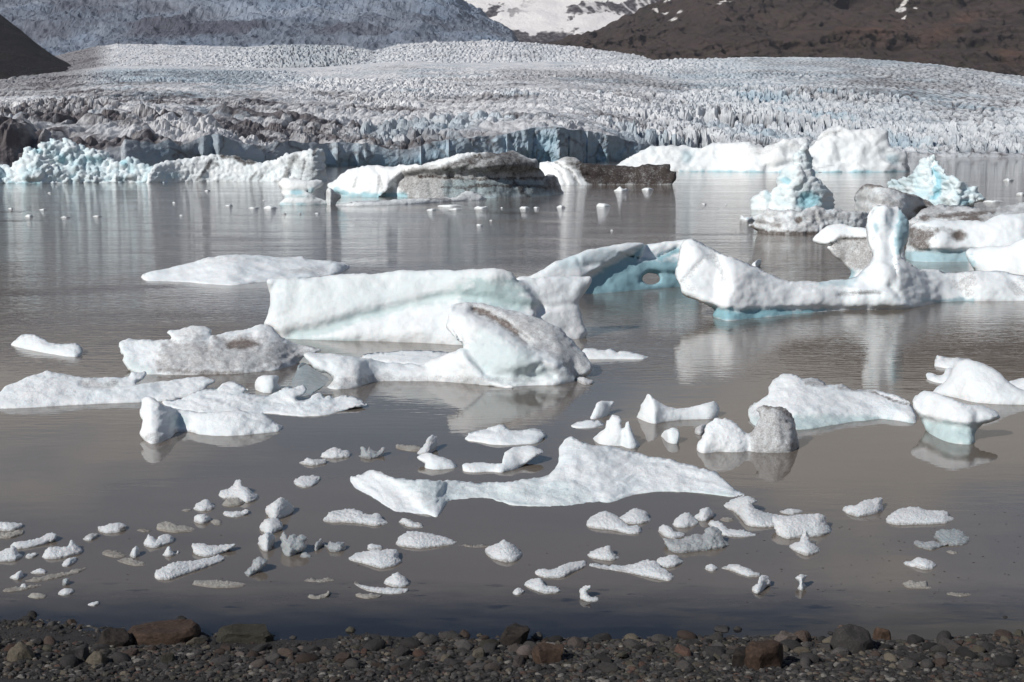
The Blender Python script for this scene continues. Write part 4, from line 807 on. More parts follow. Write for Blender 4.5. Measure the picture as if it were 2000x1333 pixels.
ice('ice_piece', 'greyish rough ice crumb uppermost behind the smooth mound', 'ice piece',
    [(1824,716),(1826,704),(1830,695),(1840,697),(1860,699),(1875,698),(1900,704),(1930,716)], [(1880,722),(1850,720)], s=.5, R=6, amp=1.6, gd=.15)
ice('ice_piece', 'white ice shoulder on the far side of the smooth mound', 'ice piece',
    [(1960,755),(1972,745),(1990,741),(2020,739),(2060,742),(2070,765)], [(2000,765)], s=.5, R=6)
ice('ice_floe', 'thin white ice sliver low on the water by the leaning ice', 'ice floe',
    [(1120,700),(1135,690),(1140,682),(1160,680),(1180,684),(1198,683),(1206,689),(1215,684),(1240,689),(1268,697)], [(1258,702),(1200,702),(1150,702)], s=.5, R=6, amp=1.2)
ice('ice_piece', 'kidney-shaped white ice piece with a small grey knob behind', 'ice piece',
    [(910,861),(908,855),(920,845),(950,837),(970,831),(985,830),(992,838),(1010,841),(1040,838),(1058,840),(1065,850),(1060,862)], [(1045,867),(1000,870),(960,869),(940,865)], G4, fine=.8, fsz=4.0, s=.45, R=9, amp=1.4, feats=[('g',[(955,840),(970,846),(990,842)],3,7)])
ice('ice_piece', 'hook-shaped white ice piece rising to a beak at one end', 'ice piece',
    [(904,921),(902,910),(908,905),(930,904),(960,905),(980,905),(983,892),(990,881),(1010,873),(1035,870),(1050,876),(1063,883),(1045,893),(1030,905),(1018,914)], [(985,922),(950,922),(925,923)], G4, fine=.8, fsz=4.0, s=.55, R=8, amp=1.4, feats=[('s',[(983,890),(990,905),(985,920)],4,-5,20)])
ice('ice_piece', 'small white ice wedge beside the hook-shaped piece', 'ice piece',
    [(829,915),(830,906),(820,900),(814,893),(825,887),(840,885),(860,892),(880,900),(890,908),(892,915)], [(870,917),(850,918)], G4, fine=.8, fsz=4.0, s=.6, R=8, amp=1.2)
small = [
 ('upright bean-shaped ice piece above the white wedge', [(812,889),(820,880),(830,868),(833,858),(842,850),(853,853),(855,868),(850,881)], [(835,889)], {}),
 ('flat murky ice strip trailing from the upright bean shape', [(772,876),(775,868),(795,870),(820,872),(822,882)], [(800,882)], dict(m=2, s=.35)),
 ('glassy translucent ice shard with three tips', [(700,893),(706,884),(705,876),(712,874),(717,880),(722,873),(733,882),(750,875),(751,885),(742,894)], [(720,897)], dict(m=1)),
 ('low domed ice cap above the crusty grey crumb', [(624,894),(635,882),(655,874),(667,879),(680,880),(685,888),(684,893)], [(655,896)], {}),
 ('crusty grey ice crumb touching the low domed cap', [(585,906),(600,895),(612,897),(625,896),(638,898),(637,906)], [(610,910)], dict(d=.2)),
 ('lone flat disc of ice beside the biggest floe', [(573,944),(576,938),(585,932),(605,929),(624,931),(624,942)], [(610,951),(595,953),(583,951)], dict(s=.3)),
 ('pointed snowy lump at the top of the three-lump chain', [(525,1013),(519,1000),(521,990),(535,980),(549,971),(562,978),(573,990),(577,998)], [(565,1006),(548,1014),(535,1017)], dict(s=.7)),
 ('middle lump of the three-lump ice chain', [(508,1038),(508,1026),(518,1016),(530,1012),(545,1015),(552,1028),(545,1040)], [(525,1044)], dict(s=.65)),
 ('round bottom lump of the three-lump ice chain', [(504,1066),(506,1050),(520,1040),(532,1042),(537,1055),(532,1070)], [(525,1078),(512,1076)], dict(s=.65)),
 ('jagged glassy ice crystal beside the three-lump chain', [(553,1084),(551,1068),(548,1050),(553,1038),(559,1044),(563,1050),(570,1042),(580,1048),(590,1045),(603,1053),(595,1060),(598,1070),(590,1076),(580,1080),(577,1086)], [(562,1088)], dict(m=1, s=.75)),
 ('thin arched glassy ice bridge', [(612,1077),(616,1062),(628,1053),(634,1062),(641,1064),(644,1056),(655,1061),(672,1060),(674,1074)], [(660,1079),(643,1077),(636,1068),(628,1066),(622,1075)], dict(m=1, s=.75)),
 ('fallen glassy ice splinter near the beach', [(476,1122),(484,1112),(492,1104),(494,1095),(505,1089),(522,1092),(520,1102),(506,1114),(495,1124)], [(485,1128)], dict(m=1)),
 ('square-ended snowy ice loaf below the biggest floe', [(680,1096),(678,1091),(690,1083),(720,1076),(760,1073),(776,1074),(779,1088),(784,1096),(781,1104)], [(745,1111),(715,1103),(695,1098)], dict(s=.5)),
 ('tapering snowy ice loaf with glistening end', [(772,1066),(776,1055),(785,1045),(800,1038),(830,1040),(870,1050),(893,1058),(890,1064)], [(850,1069),(820,1072),(790,1069)], dict(s=.5)),
 ('tiny ice crumb above the square-ended loaf', [(717,1074),(719,1064),(730,1063),(745,1066),(748,1073)], [(730,1076)], dict(s=.5)),
 ('crusty elongated ice piece in front of the big floe end', [(630,1020),(634,1010),(645,1000),(670,995),(700,997),(718,1005),(735,1003),(742,1006),(750,1016),(765,1022)], [(735,1028),(700,1023),(670,1021),(645,1021)], dict(s=.5, am=2.6)),
 ('broken ice crust at the foot of the biggest floe', [(779,1022),(786,1012),(800,1015),(812,1020),(822,1022),(828,1031)], [(800,1030)], dict(d=.25, am=2.6)),
 ('single conical ice mound alone in open water', [(944,1077),(955,1068),(970,1062),(985,1055),(995,1060),(1008,1068),(1018,1078),(1022,1086)], [(1010,1096),(990,1099),(965,1093),(950,1085)], dict(s=.5)),
 ('long slanting ice bar nearest the beach', [(303,1133),(302,1122),(305,1115),(325,1105),(345,1097),(370,1096),(400,1091),(425,1085),(437,1088),(442,1094)], [(400,1110),(360,1123),(330,1133)], dict(s=.5, am=2.2)),
 ('pick-shaped ice piece above the long slanting bar', [(380,1085),(376,1072),(375,1061),(390,1061),(400,1063),(415,1066),(440,1063),(460,1064),(448,1074),(432,1083)], [(405,1088)], dict(s=.6)),
 ('ice saddle with one pointed horn', [(80,1091),(86,1078),(95,1070),(110,1067),(132,1068),(136,1060),(141,1055),(148,1064),(160,1072),(160,1082)], [(130,1089),(100,1093)], dict(s=.6)),
 ('smooth ice hump cut by the frame edge', [(-12,1098),(-5,1082),(15,1072),(28,1068),(36,1078),(47,1088)], [(30,1096)], dict(s=.6)),
 ('ice chip trailing off the smooth hump', [(48,1090),(55,1083),(66,1080),(74,1082),(68,1089)], [(58,1092)], dict(s=.5)),
 ('slender curved ice bar rising to a rounded tip', [(20,1071),(25,1061),(50,1057),(80,1050),(92,1043),(102,1041),(111,1045),(108,1054),(95,1062)], [(60,1070),(35,1073)], dict(s=.6)),
 ('snowy ice block at the frame edge, upper of the stacked pair', [(-12,1036),(-8,1021),(20,1020),(42,1023),(43,1032)], [(20,1038)], dict(s=.6)),
 ('murky ice slab just under the snowy edge block', [(-12,1052),(-5,1042),(20,1039),(44,1036),(46,1044)], [(20,1052)], dict(m=2, s=.5)),
 ('rugged white ice loaf with dirty end', [(190,1038),(192,1030),(203,1027),(215,1023),(235,1021),(245,1026),(249,1036)], [(230,1041),(205,1042)], dict(s=.6, dl=(243,1036,12,8))),
 ('dark gritty ice crumb beside the rugged loaf', [(162,1055),(168,1047),(178,1042),(192,1043),(190,1051)], [(175,1057)], dict(d=.5)),
 ('pointed white ice tooth joined to a greyer hump', [(279,1067),(283,1056),(290,1043),(298,1048),(306,1054),(315,1045),(328,1043),(338,1050),(340,1060)], [(320,1066),(300,1071)], dict(s=.6)),
 ('small white ice cone by itself', [(253,1088),(256,1078),(262,1069),(267,1066),(272,1073),(274,1083)], [(264,1091)], dict(s=.7)),
 ('short peaked ice bit beside the small cone', [(316,1086),(323,1075),(330,1067),(337,1076),(344,1080),(348,1076),(352,1082)], [(330,1088)], dict(s=.7)),
 ('rounded ice knob with murky skirt', [(378,1020),(378,1011),(385,1006),(400,1005),(409,1009),(413,1018)], [(395,1024)], dict(s=.7)),
 ('flat muddy ice sheet beside the rounded knob', [(305,1036),(308,1024),(325,1019),(335,1020),(350,1026),(380,1032),(382,1038)], [(340,1041)], dict(m=2, s=.35, d=.15)),
 ('dull low ice dome beside the twin-peaked cluster', [(377,996),(383,986),(402,975),(413,982),(424,990)], [(415,996),(395,999)], dict(s=.5, d=.08)),
 ('twin-peaked snowy ice cluster', [(427,972),(430,960),(445,955),(456,946),(462,937),(471,939),(472,948),(485,955),(495,963),(509,970)], [(500,978),(480,983),(460,975),(440,974)], dict(s=.6, am=2.4)),
 ('greyish ice apron under the twin-peaked cluster', [(433,988),(438,979),(450,974),(470,975),(482,983)], [(465,989),(445,990)], dict(m=2, s=.4)),
 ('granular ice strip below the twin-peaked cluster', [(434,1006),(440,999),(455,1000),(470,998),(483,995),(487,1002),(478,1008)], [(455,1011)], dict(s=.5)),
 ('little ice boat near the dark shallows', [(16,1129),(28,1122),(38,1115),(43,1115),(47,1127)], [(34,1134)], dict(s=.65)),
 ('small oval ice piece over brown scum', [(121,1107),(124,1098),(135,1090),(148,1089),(149,1098)], [(140,1104),(130,1108)], dict(s=.5)),
 ('crumbly white ice bit over brown scum', [(57,1120),(66,1115),(78,1110),(88,1115),(90,1121)], [(72,1122)], dict(s=.6)),
 ('tiny upright ice cube near the shallows', [(121,1143),(122,1133),(130,1129),(136,1133),(135,1142)], [(128,1145)], dict(s=.8, m=1)),
 ('wet glistening ice bit under the tiny cube', [(112,1162),(120,1152),(130,1149),(142,1152),(144,1159)], [(128,1164)], dict(s=.6)),
 ('narrow ice chip closest to the beach', [(170,1182),(178,1178),(192,1176),(193,1181)], [(182,1185)], dict(s=.6)),
 ('half-sunk muddy ice hump near the shallows', [(54,1167),(60,1160),(75,1158),(90,1163),(92,1168)], [(72,1170)], dict(m=2, s=.4, d=.15)),
 ('ice bit in the dark scum by the frame edge', [(38,1149),(42,1142),(50,1141),(54,1149)], [(46,1151)], dict(s=.6)),
 ('snow-white ice dome resting on a flat slab', [(747,1141),(753,1132),(765,1123),(776,1119),(788,1125),(799,1138),(799,1145)], [(775,1148)], dict(s=.65)),
 ('flat slab with black tip under the white dome', [(690,1140),(694,1136),(702,1141),(730,1147),(770,1149),(798,1151),(794,1158)], [(760,1161),(715,1154)], dict(s=.4, dl=(696,1139,14,5))),
 ('comma-shaped snowy ice piece', [(1022,1145),(1028,1136),(1040,1131),(1055,1130),(1062,1138),(1068,1145),(1085,1146),(1095,1152),(1092,1159)], [(1065,1160),(1040,1152)], dict(s=.5)),
 ('ice crumb in brown scum beside the comma shape', [(1000,1160),(1006,1152),(1014,1148),(1024,1154),(1022,1160)], [(1010,1163)], dict(s=.6)),
 ('seahorse-shaped ice piece near the beach', [(1134,1173),(1133,1160),(1132,1152),(1140,1146),(1152,1144),(1153,1150),(1146,1157),(1152,1164),(1166,1168),(1180,1173)], [(1155,1176)], dict(s=.7)),
 ('slug-shaped ice bar above the comma shape', [(1046,1124),(1046,1116),(1055,1112),(1080,1112),(1100,1103),(1125,1096),(1142,1096),(1146,1106)], [(1130,1114),(1100,1128),(1070,1130)], dict(s=.5)),
 ('sprawling crumbly ice with wet glistening grains', [(1147,1107),(1155,1100),(1180,1104),(1220,1105),(1250,1097),(1270,1094),(1283,1097),(1292,1108),(1303,1114),(1318,1126)], [(1310,1135),(1290,1133),(1265,1128),(1230,1120),(1190,1114)], dict(s=.45, am=3.0)),
 ('blocky ice head behind the crumbly sprawl', [(1279,1104),(1285,1092),(1300,1087),(1320,1084),(1330,1092),(1338,1098)], [(1320,1107),(1300,1109)], dict(s=.6)),
 ('brown-tinged triangular ice piece', [(1147,1089),(1152,1080),(1165,1073),(1180,1068),(1190,1065),(1195,1074),(1203,1084),(1213,1091)], [(1195,1096),(1165,1093)], dict(s=.6, d=.22)),
 ('bulky crusted ice piece, front one of a leaning pair', [(1146,1032),(1147,1018),(1156,1009),(1168,1002),(1182,998),(1200,1005),(1218,1018),(1230,1028),(1245,1025),(1252,1035),(1252,1044)], [(1230,1044),(1200,1037),(1165,1033)], dict(s=.55, am=2.4)),
 ('crusted ice piece lying behind the bulky one', [(1205,1014),(1220,1005),(1230,998),(1242,994),(1262,998),(1266,1008),(1275,1018)], [(1250,1024),(1225,1023)], dict(s=.55)),
 ('domed ice pebble joined to a knob', [(1312,1027),(1318,1015),(1330,1005),(1345,1002),(1354,1010),(1363,1018),(1364,1026)], [(1340,1031),(1322,1031)], dict(s=.6)),
 ('round ice knob beyond the domed pebble', [(1352,1014),(1360,1006),(1366,1003),(1368,995),(1385,992),(1394,1003),(1391,1013)], [(1375,1019)], dict(s=.7)),
 ('knuckle of ice leaning on the icy glistening wedge', [(1285,1040),(1287,1030),(1298,1025),(1308,1028),(1318,1038),(1338,1043),(1338,1049)], [(1315,1053),(1298,1049)], dict(s=.6)),
 ('icy glistening wedge with translucent fin', [(1306,1079),(1302,1066),(1296,1052),(1312,1054),(1330,1053),(1345,1048),(1360,1044),(1372,1046),(1376,1034),(1392,1030),(1408,1036),(1411,1050),(1430,1064)], [(1410,1072),(1360,1078),(1330,1081)], dict(s=.6, m=1, am=2.6)),
 ('ice bar slanting behind the translucent fin', [(1383,1026),(1386,1018),(1395,1016),(1408,1022),(1425,1033),(1455,1037),(1470,1042),(1484,1046)], [(1450,1050),(1415,1047),(1398,1038)], dict(s=.5)),
 ('melted ice ribbon leading to the square block', [(1416,996),(1413,986),(1428,978),(1440,971),(1465,970),(1480,980),(1470,986),(1480,995),(1500,1003),(1520,1006),(1530,1014)], [(1520,1028),(1490,1031),(1460,1027),(1445,1012),(1432,999)], dict(s=.45)),
 ('squared ice block with hollow side at the end of the melted ribbon', [(1521,1050),(1514,1035),(1508,1015),(1515,1007),(1540,1007),(1570,1005),(1600,1003),(1614,1010),(1612,1020),(1622,1030),(1625,1042)], [(1600,1048),(1560,1051),(1540,1053)], dict(s=.6)),
 ('brownish ice sliver behind the squared block', [(1522,1001),(1530,996),(1548,994),(1565,996),(1570,1001)], [(1545,1006)], dict(s=.4, d=.12)),
 ('three-cornered ice star with upright prong', [(1537,1069),(1548,1062),(1561,1058),(1565,1047),(1573,1038),(1580,1048),(1584,1059),(1597,1067),(1606,1075)], [(1590,1083),(1572,1086),(1553,1077)], dict(s=.5)),
 ('two-lobed white ice piece in open water', [(1644,997),(1650,989),(1662,987),(1670,988),(1690,977),(1706,974),(1722,973),(1724,985),(1727,999)], [(1705,1005),(1675,1010),(1655,1004)], dict(s=.6)),
 ('long ridge-backed white ice piece in open water', [(1726,1020),(1735,1007),(1750,997),(1765,992),(1785,990),(1805,994),(1820,998),(1835,997),(1852,1000),(1853,1008),(1867,1014)], [(1845,1023),(1800,1025),(1750,1026)], dict(s=.5)),
 ('curved ice blade in front of the submerged dome', [(1780,1062),(1790,1057),(1810,1059),(1825,1057),(1840,1061),(1855,1055),(1852,1064),(1838,1070)], [(1815,1075),(1798,1070)], dict(s=.4, m=1)),
 ('bluish ice dome nearly under water', [(1822,1050),(1826,1040),(1840,1034),(1865,1033),(1885,1041),(1898,1055)], [(1885,1064),(1860,1067),(1840,1062)], dict(s=.14, m=1, b=.3)),
 ('lacy glistening ice cluster', [(1763,1104),(1768,1096),(1780,1096),(1795,1089),(1808,1092),(1820,1095),(1828,1104),(1827,1110)], [(1810,1114),(1788,1109)], dict(s=.6, am=3.0)),
 ('half-melted murky ice scrap', [(1760,1140),(1775,1135),(1795,1137),(1806,1134),(1811,1137),(1812,1144),(1824,1150)], [(1795,1150),(1772,1149)], dict(s=.35, m=2)),
 ('thumb-shaped ice piece near the beach', [(1468,1157),(1470,1147),(1480,1140),(1483,1130),(1488,1123),(1500,1126),(1505,1138),(1496,1150)], [(1480,1161)], dict(s=.7)),
 ('goblet-shaped ice piece on a thin stem', [(1557,1152),(1560,1145),(1561,1138),(1553,1129),(1560,1123),(1577,1124),(1572,1133),(1570,1139),(1576,1147)], [(1567,1154)], dict(s=.8)),
 ('pebble-sized ice bit beside the wet ice spur', [(1376,1112),(1380,1104),(1388,1102),(1400,1107),(1403,1113)], [(1390,1117)], dict(s=.6)),
 ('wet ice spur pointing to the thumb-shaped piece', [(1406,1110),(1420,1105),(1430,1102),(1450,1107),(1468,1114),(1482,1120),(1485,1127)], [(1460,1127),(1430,1116)], dict(s=.5, am=2.4)),
 ('low ice crumb at the foot of the leaning rounded ice', [(1122,742),(1132,736),(1142,738),(1158,744),(1156,751)], [(1140,752)], dict(s=.5, d=.2)),
 ('dark lacy ice crumbs behind the white mound with brown head', [(1357,848),(1358,838),(1365,832),(1378,829),(1380,842)], [(1370,850)], dict(s=.6, d=.4)),
 ('small ice fin poking out behind the raised head', [(1463,527),(1470,515),(1480,507),(1487,508),(1485,519)], [(1478,529)], dict(s=.7)),
 ('tiny white ice raft beside the lacy brown ridge', [(1444,432),(1448,421),(1456,425),(1470,424),(1474,431)], [(1460,434)], dict(s=.6)),
 ('murky sunken ice strip above the beach shallows', [(374,1143),(380,1135),(420,1134),(460,1136),(486,1141)], [(470,1147),(420,1149)], dict(s=.12, m=2, d=.12)),
 ('slender muddy ice strip in the brown scum', [(45,1136),(70,1128),(110,1120),(150,1112),(172,1110)], [(150,1120),(110,1130),(70,1137)], dict(s=.3, m=2, d=.45)),
 ('dark muddy ice strip lowest in the brown scum', [(0,1156),(20,1148),(60,1143),(92,1141)], [(60,1150),(25,1156)], dict(s=.3, m=2, d=.5)),
 ('wet ice crumbs below the flat slab with black tip', [(693,1165),(698,1158),(712,1160),(728,1160),(745,1163),(740,1168)], [(715,1170)], dict(s=.4, m=2, d=.2)),
 ('thin wet ice rim in brown scum', [(600,1168),(604,1162),(620,1163),(634,1160),(641,1153),(645,1158),(640,1167)], [(620,1171)], dict(s=.4, m=2, d=.15)),
 ('thin trail of slushy ice off the tapering loaf', [(894,1066),(910,1063),(930,1066),(948,1064),(965,1068)], [(930,1070)], dict(s=.2, m=2, d=.25)),
 ('flat scummy slush behind the ice saddle', [(196,1083),(204,1076),(222,1074),(240,1080),(252,1086)], [(225,1090)], dict(s=.15, m=2, d=.5)),
 ('murky slush fringe under the small cone', [(226,1096),(245,1090),(262,1092),(280,1098),(290,1104)], [(262,1106)], dict(s=.12, m=2, d=.3)),
 ('pale slush skin between ribbon and slanting bar', [(1405,1016),(1415,1010),(1430,1013),(1436,1018)], [(1420,1020)], dict(s=.2, m=2, d=.1)),
 ('sunken pale ice skin behind the curved blade', [(1848,1078),(1856,1075),(1868,1077),(1872,1081)], [(1860,1083)], dict(s=.2, m=2, d=.3)),
 ('long sunken brown ice strip off the half-melted scrap', [(1842,1160),(1860,1157),(1885,1158),(1902,1162)], [(1875,1166)], dict(s=.15, m=2, d=.55)),
 ('dirty slush scrap just beyond the thin wet rim', [(590,1135),(606,1130),(625,1132),(640,1128),(655,1134)], [(625,1138)], dict(s=.15, m=2, d=.35)),
 ('watery ice skin off the foot of the twin-peaked cluster', [(355,998),(362,994),(372,995),(374,998)], [(364,1000)], dict(s=.3, m=2, d=.2)),
 ('brown slushy trail between rugged loaf and muddy sheet', [(266,1037),(275,1033),(290,1034),(299,1037)], [(282,1040)], dict(s=.2, m=2, d=.6)),
 ('submerged pale bar along the knob of the crusty strip', [(408,1018),(420,1014),(432,1018),(436,1024)], [(420,1027)], dict(s=.15, m=2, d=.1)),
 ('stray glassy ice flake below the glassy crystal', [(584,1088),(590,1081),(598,1080),(606,1085),(609,1089)], [(596,1090)], dict(s=.5, m=1)),
]
for (lab, top, bot, o) in small:
    mm = {0: M_brash, 1: M_clear, 2: M_rotten}[o.get('m', 0)]
    if np.mean([q[1] for q in top]) < 560: mm = M_mid
    dl = [('b', o['dl'], .3, .9)] if 'dl' in o else []
    yb = max([q[1] for q in top] + [q[1] for q in bot]); xs2 = [q[0] for q in top]
    # the grimy melt line that real brash carries at the water
    L_ = sorted([top[0]] + list(bot) + [top[-1]]); dl.append(('l', [(q[0], q[1] - .5) for q in L_], 3.0, .5))
    ice('ice_piece', lab, 'ice piece', top, bot, G3, s=o.get('s', .6), R=None, amp=o.get('am', 1.7), nsc=9, jag=1.1, mat=mm, gd=o.get('d', 0.0), gb=o.get('b', 0.0), dirt=dl, sp=1.7, fine=1.25, fsz=3.6, facet={0: .30, 1: 1.5, 2: .4}[o.get('m', 0)], fs={0: 8.5, 1: 11.0, 2: 5.0}[o.get('m', 0)])

# tiny scraps of drifting ice far out on the lagoon
far = [(3,407,9,0),(21,408,12,0),(57,423,20,1),(84,410,18,0),(128,425,24,2),(190,423,22,2),(177,428,5,0),(97,377,10,2),(4,372,12,0),(340,396,8,0),(317,409,8,0),(354,421,8,1),(447,402,18,1),(405,373,14,0),(487,392,12,0),(515,392,6,0),(495,407,26,2),(528,407,32,3),(843,411,24,3),(880,403,60,4),(890,409,34,4),(940,407,34,1),(822,411,10,0),(980,406,6,1),(1025,407,24,1),(1048,406,14,0),(960,431,10,2),(937,440,16,1),(1066,405,12,0),(1096,405,22,1),(1179,403,34,5),(1213,373,34,5),(1265,371,28,3),(1375,399,12,6),(1405,398,6,0),(1418,400,6,0),(1450,405,10,0),(1970,353,25,1),(1995,380,25,1),(1940,394,50,4),(1150,404,10,0),(555,418,10,6),(620,417,12,2),(585,418,8,6),(1795,425,9,0),(1195,450,7,0)]
def farlab(k, x, y, w):
    return {0: 'speck of white ice adrift far out on the lagoon', 1: 'small rough white ice scrap adrift far out', 2: 'small dull greyish ice scrap adrift far out'}.get(k)
uniq = {(528, 3): 'flat white ice block drifting by the small cyan undercut block', (843, 3): 'short flat white ice block drifting off the dirty iceberg', (880, 4): 'long thin ice sheet drifting off the dirty iceberg', (890, 4): 'second thin ice sheet just below the long one off the dirty iceberg', (1940, 4): 'wide thin ice film on the water beyond the jagged cyan iceberg', (1179, 5): 'crumbly peaked ice scrap in open water before the black-coated iceberg', (1213, 5): 'domed white ice scrap just under the black-coated iceberg', (1265, 3): 'flat ice scrap under the end of the black-coated iceberg', (1375, 6): 'dark dirty ice crumb in open water before the big white domes', (555, 6): 'dark ice crumb in the reflection of the cyan block, outer of two', (585, 6): 'dark ice crumb in the reflection of the cyan block, inner of two'}
rf = random.Random(5)
for (i_, (x, y, w, k)) in enumerate(far):
    if k == 0 and i_ % 2 == 0: continue
    w *= .85; h = w * {0: .16, 1: .20, 2: .13, 3: .16, 4: .05, 5: .26, 6: .16}[k] + 0.5
    n = max(4, int(w / 4)); top = [(x - w / 2, y)]
    for i in range(1, n):
        t = i / n; top.append((x - w / 2 + w * t, y - h * (math.sin(math.pi * t) ** 0.6) * rf.uniform(.45 if k not in (3, 4) else .85, 1.05)))
    top.append((x + w / 2, y))
    ice('ice_scrap', uniq.get((x, k)) or farlab(k, x, y, w), 'ice scrap', top, [(x, y + 1)], 'ice scraps adrift far out', s=.6, amp=.3, jag=.4, sp=1.5, sink=1.5, mat=M_far, gd={0: .10, 1: .12, 2: .28, 6: .8}.get(k, 0.05), fine=.2)

rd = np.random.RandomState(9); V_, F_ = [], []
for i in range(170):
    x_, y_ = rd.uniform(1450, 2000) if rd.rand() < .75 else rd.uniform(200, 1450), rd.uniform(1000, 1190); X_, Y_, _ = at(x_, y_); a_ = rd.uniform(.006, .022); n0 = len(V_)
    V_ += [(X_ - a_, Y_, 0.0), (X_, Y_ - a_ * .7, 0.0), (X_ + a_, Y_, 0.0), (X_, Y_ + a_ * .7, 0.0), (X_, Y_, a_ * .35)]
    F_ += [(n0, n0 + 1, n0 + 4), (n0 + 1, n0 + 2, n0 + 4), (n0 + 2, n0 + 3, n0 + 4), (n0 + 3, n0, n0 + 4)]
M_grit, _n, _b = new_mat('floating_grit'); _b.inputs['Base Color'].default_value = (0.035, 0.028, 0.024, 1)
tag(mesh_obj('floating_debris', V_, F_, M_grit, smooth=False), 'scattered dark specks of grit floating on the silty water', 'debris', None, 'stuff')

# ------------------------------------------------------------------ beach
SH = [(-200, 1208), (0, 1214), (100, 1222), (200, 1232), (420, 1244), (560, 1250), (640, 1248), (720, 1240), (800, 1248), (1000, 1252), (1200, 1254), (1300, 1252), (1500, 1250), (1700, 1256), (1800, 1258), (1900, 1250), (2200, 1240)]
_p = np.array(SH, float); _X, _Y, _ = at(_p[:, 0], _p[:, 1])
def shoreY(X): return np.interp(X, _X, _Y) + 0.05 * fbm(X * 2.2, 0 * X, 0 * X, 700, 3)
def beach_z(X, Y):
    X = np.asarray(X, float); Y = np.asarray(Y, float)
    d = shoreY(X) - Y
    return np.where(d > 0, 0.10 * d, 0.16 * d) + 0.03 * fbm(X * 1.3, Y * 1.3, 0 * X, 710, 3) * sst(-0.3, 0.5, d) + 0.006 * fbm(X * 14, Y * 14, 0 * X, 712, 2)
def sand_mat():
    m, nt, b = new_mat('black_volcanic_sand')
    g = N(nt, 'ShaderNodeNewGeometry'); vec = g.outputs['Position']
    a = noise(nt, vec, 2.0, 5); f = noise(nt, vec, 70, 4, 0.8); vor = N(nt, 'ShaderNodeTexVoronoi'); vor.inputs['Scale'].default_value = 75; nt.links.new(vec, vor.inputs['Vector'])
    c = mixc(nt, a, (0.012, 0.011, 0.010), (0.024, 0.020, 0.018))
    c = mixc(nt, ramp(nt, f, [(0.55, 0.0), (0.75, 0.6)]), c, (0.07, 0.065, 0.06))
    nt.links.new(c, b.inputs['Base Color']); b.inputs['Roughness'].default_value = 0.75
    p = bump(nt, b, vor.outputs['Distance'], 0.8, 0.01); bump(nt, b, f, 0.6, 0.006, p); return m
gx, gy = np.linspace(-9, 9, 420), np.concatenate([np.linspace(-4, 11.9, 30), np.linspace(12, 16.5, 170)])
GX, GY = np.meshgrid(gx, gy); GZ = beach_z(GX, GY)
tag(mesh_obj('beach_sand', np.stack([GX.ravel(), GY.ravel(), GZ.ravel()], 1), grid_faces(len(gy), len(gx)), sand_mat()), kind='structure')

def ico(sub):
    import bmesh
    bm = bmesh.new(); bmesh.ops.create_icosphere(bm, subdivisions=sub, radius=1.0)
    v = np.array([q.co[:] for q in bm.verts]); f = np.array([[q.index for q in p.verts] for p in bm.faces]); bm.free(); return v, f
def rock_shape(sub, seed, ang, squash=(1, 1, 1), rough=0.12, boxy=False):
    """a stone: a sphere cut by random planes (angular) then softened by noise"""
    v, f = ico(sub); r = np.random.RandomState(seed); rad = np.ones(len(v))
    for _ in range(int(6 + 8 * ang)):
        n = r.normal(size=3); n /= np.linalg.norm(n); d = r.uniform(0.62, 0.92) if ang > .3 else r.uniform(0.8, 0.97)
        dt = v @ n; k = dt > 1e-3; rad[k] = np.minimum(rad[k], np.where(dt[k] > 0, d / dt[k], 9))
    if boxy: v = np.sign(v) * np.abs(v) ** 0.62 * 0.86
    v = v * rad[:, None]
    v = v * (1 + rough * fbm(v[:, 0] * 1.6 + seed, v[:, 1] * 1.6, v[:, 2] * 1.6, seed, 3))[:, None]
    return v * np.array(squash), f
RM = [('dark grey', rock_mat('dark_basalt', (0.032, 0.031, 0.031), (0.048, 0.045, 0.044))),
      ('grey', rock_mat('grey_basalt', (0.063, 0.060, 0.058), (0.091, 0.084, 0.080))),
      ('brown', rock_mat('brown_stone', (0.053, 0.040, 0.033), (0.080, 0.058, 0.048))),
      ('tan', rock_mat('tan_stone', (0.104, 0.091, 0.070), (0.146, 0.127, 0.098))),
      ('reddish', rock_mat('reddish_stone', (0.082, 0.048, 0.038), (0.112, 0.070, 0.054))),
      ('olive', rock_mat('olive_stone', (0.058, 0.055, 0.041), (0.085, 0.079, 0.060))),
      ('pinkish grey', rock_mat('pinkish_stone', (0.093, 0.077, 0.070), (0.131, 0.109, 0.099)))]
RMd = dict(RM)
M_bould = rock_mat('rusty_boulder', (0.045, 0.028, 0.020), (0.078, 0.051, 0.037), 3.0)
M_bdark = rock_mat('black_boulder', (0.017, 0.015, 0.013), (0.032, 0.026, 0.023), 3.0)

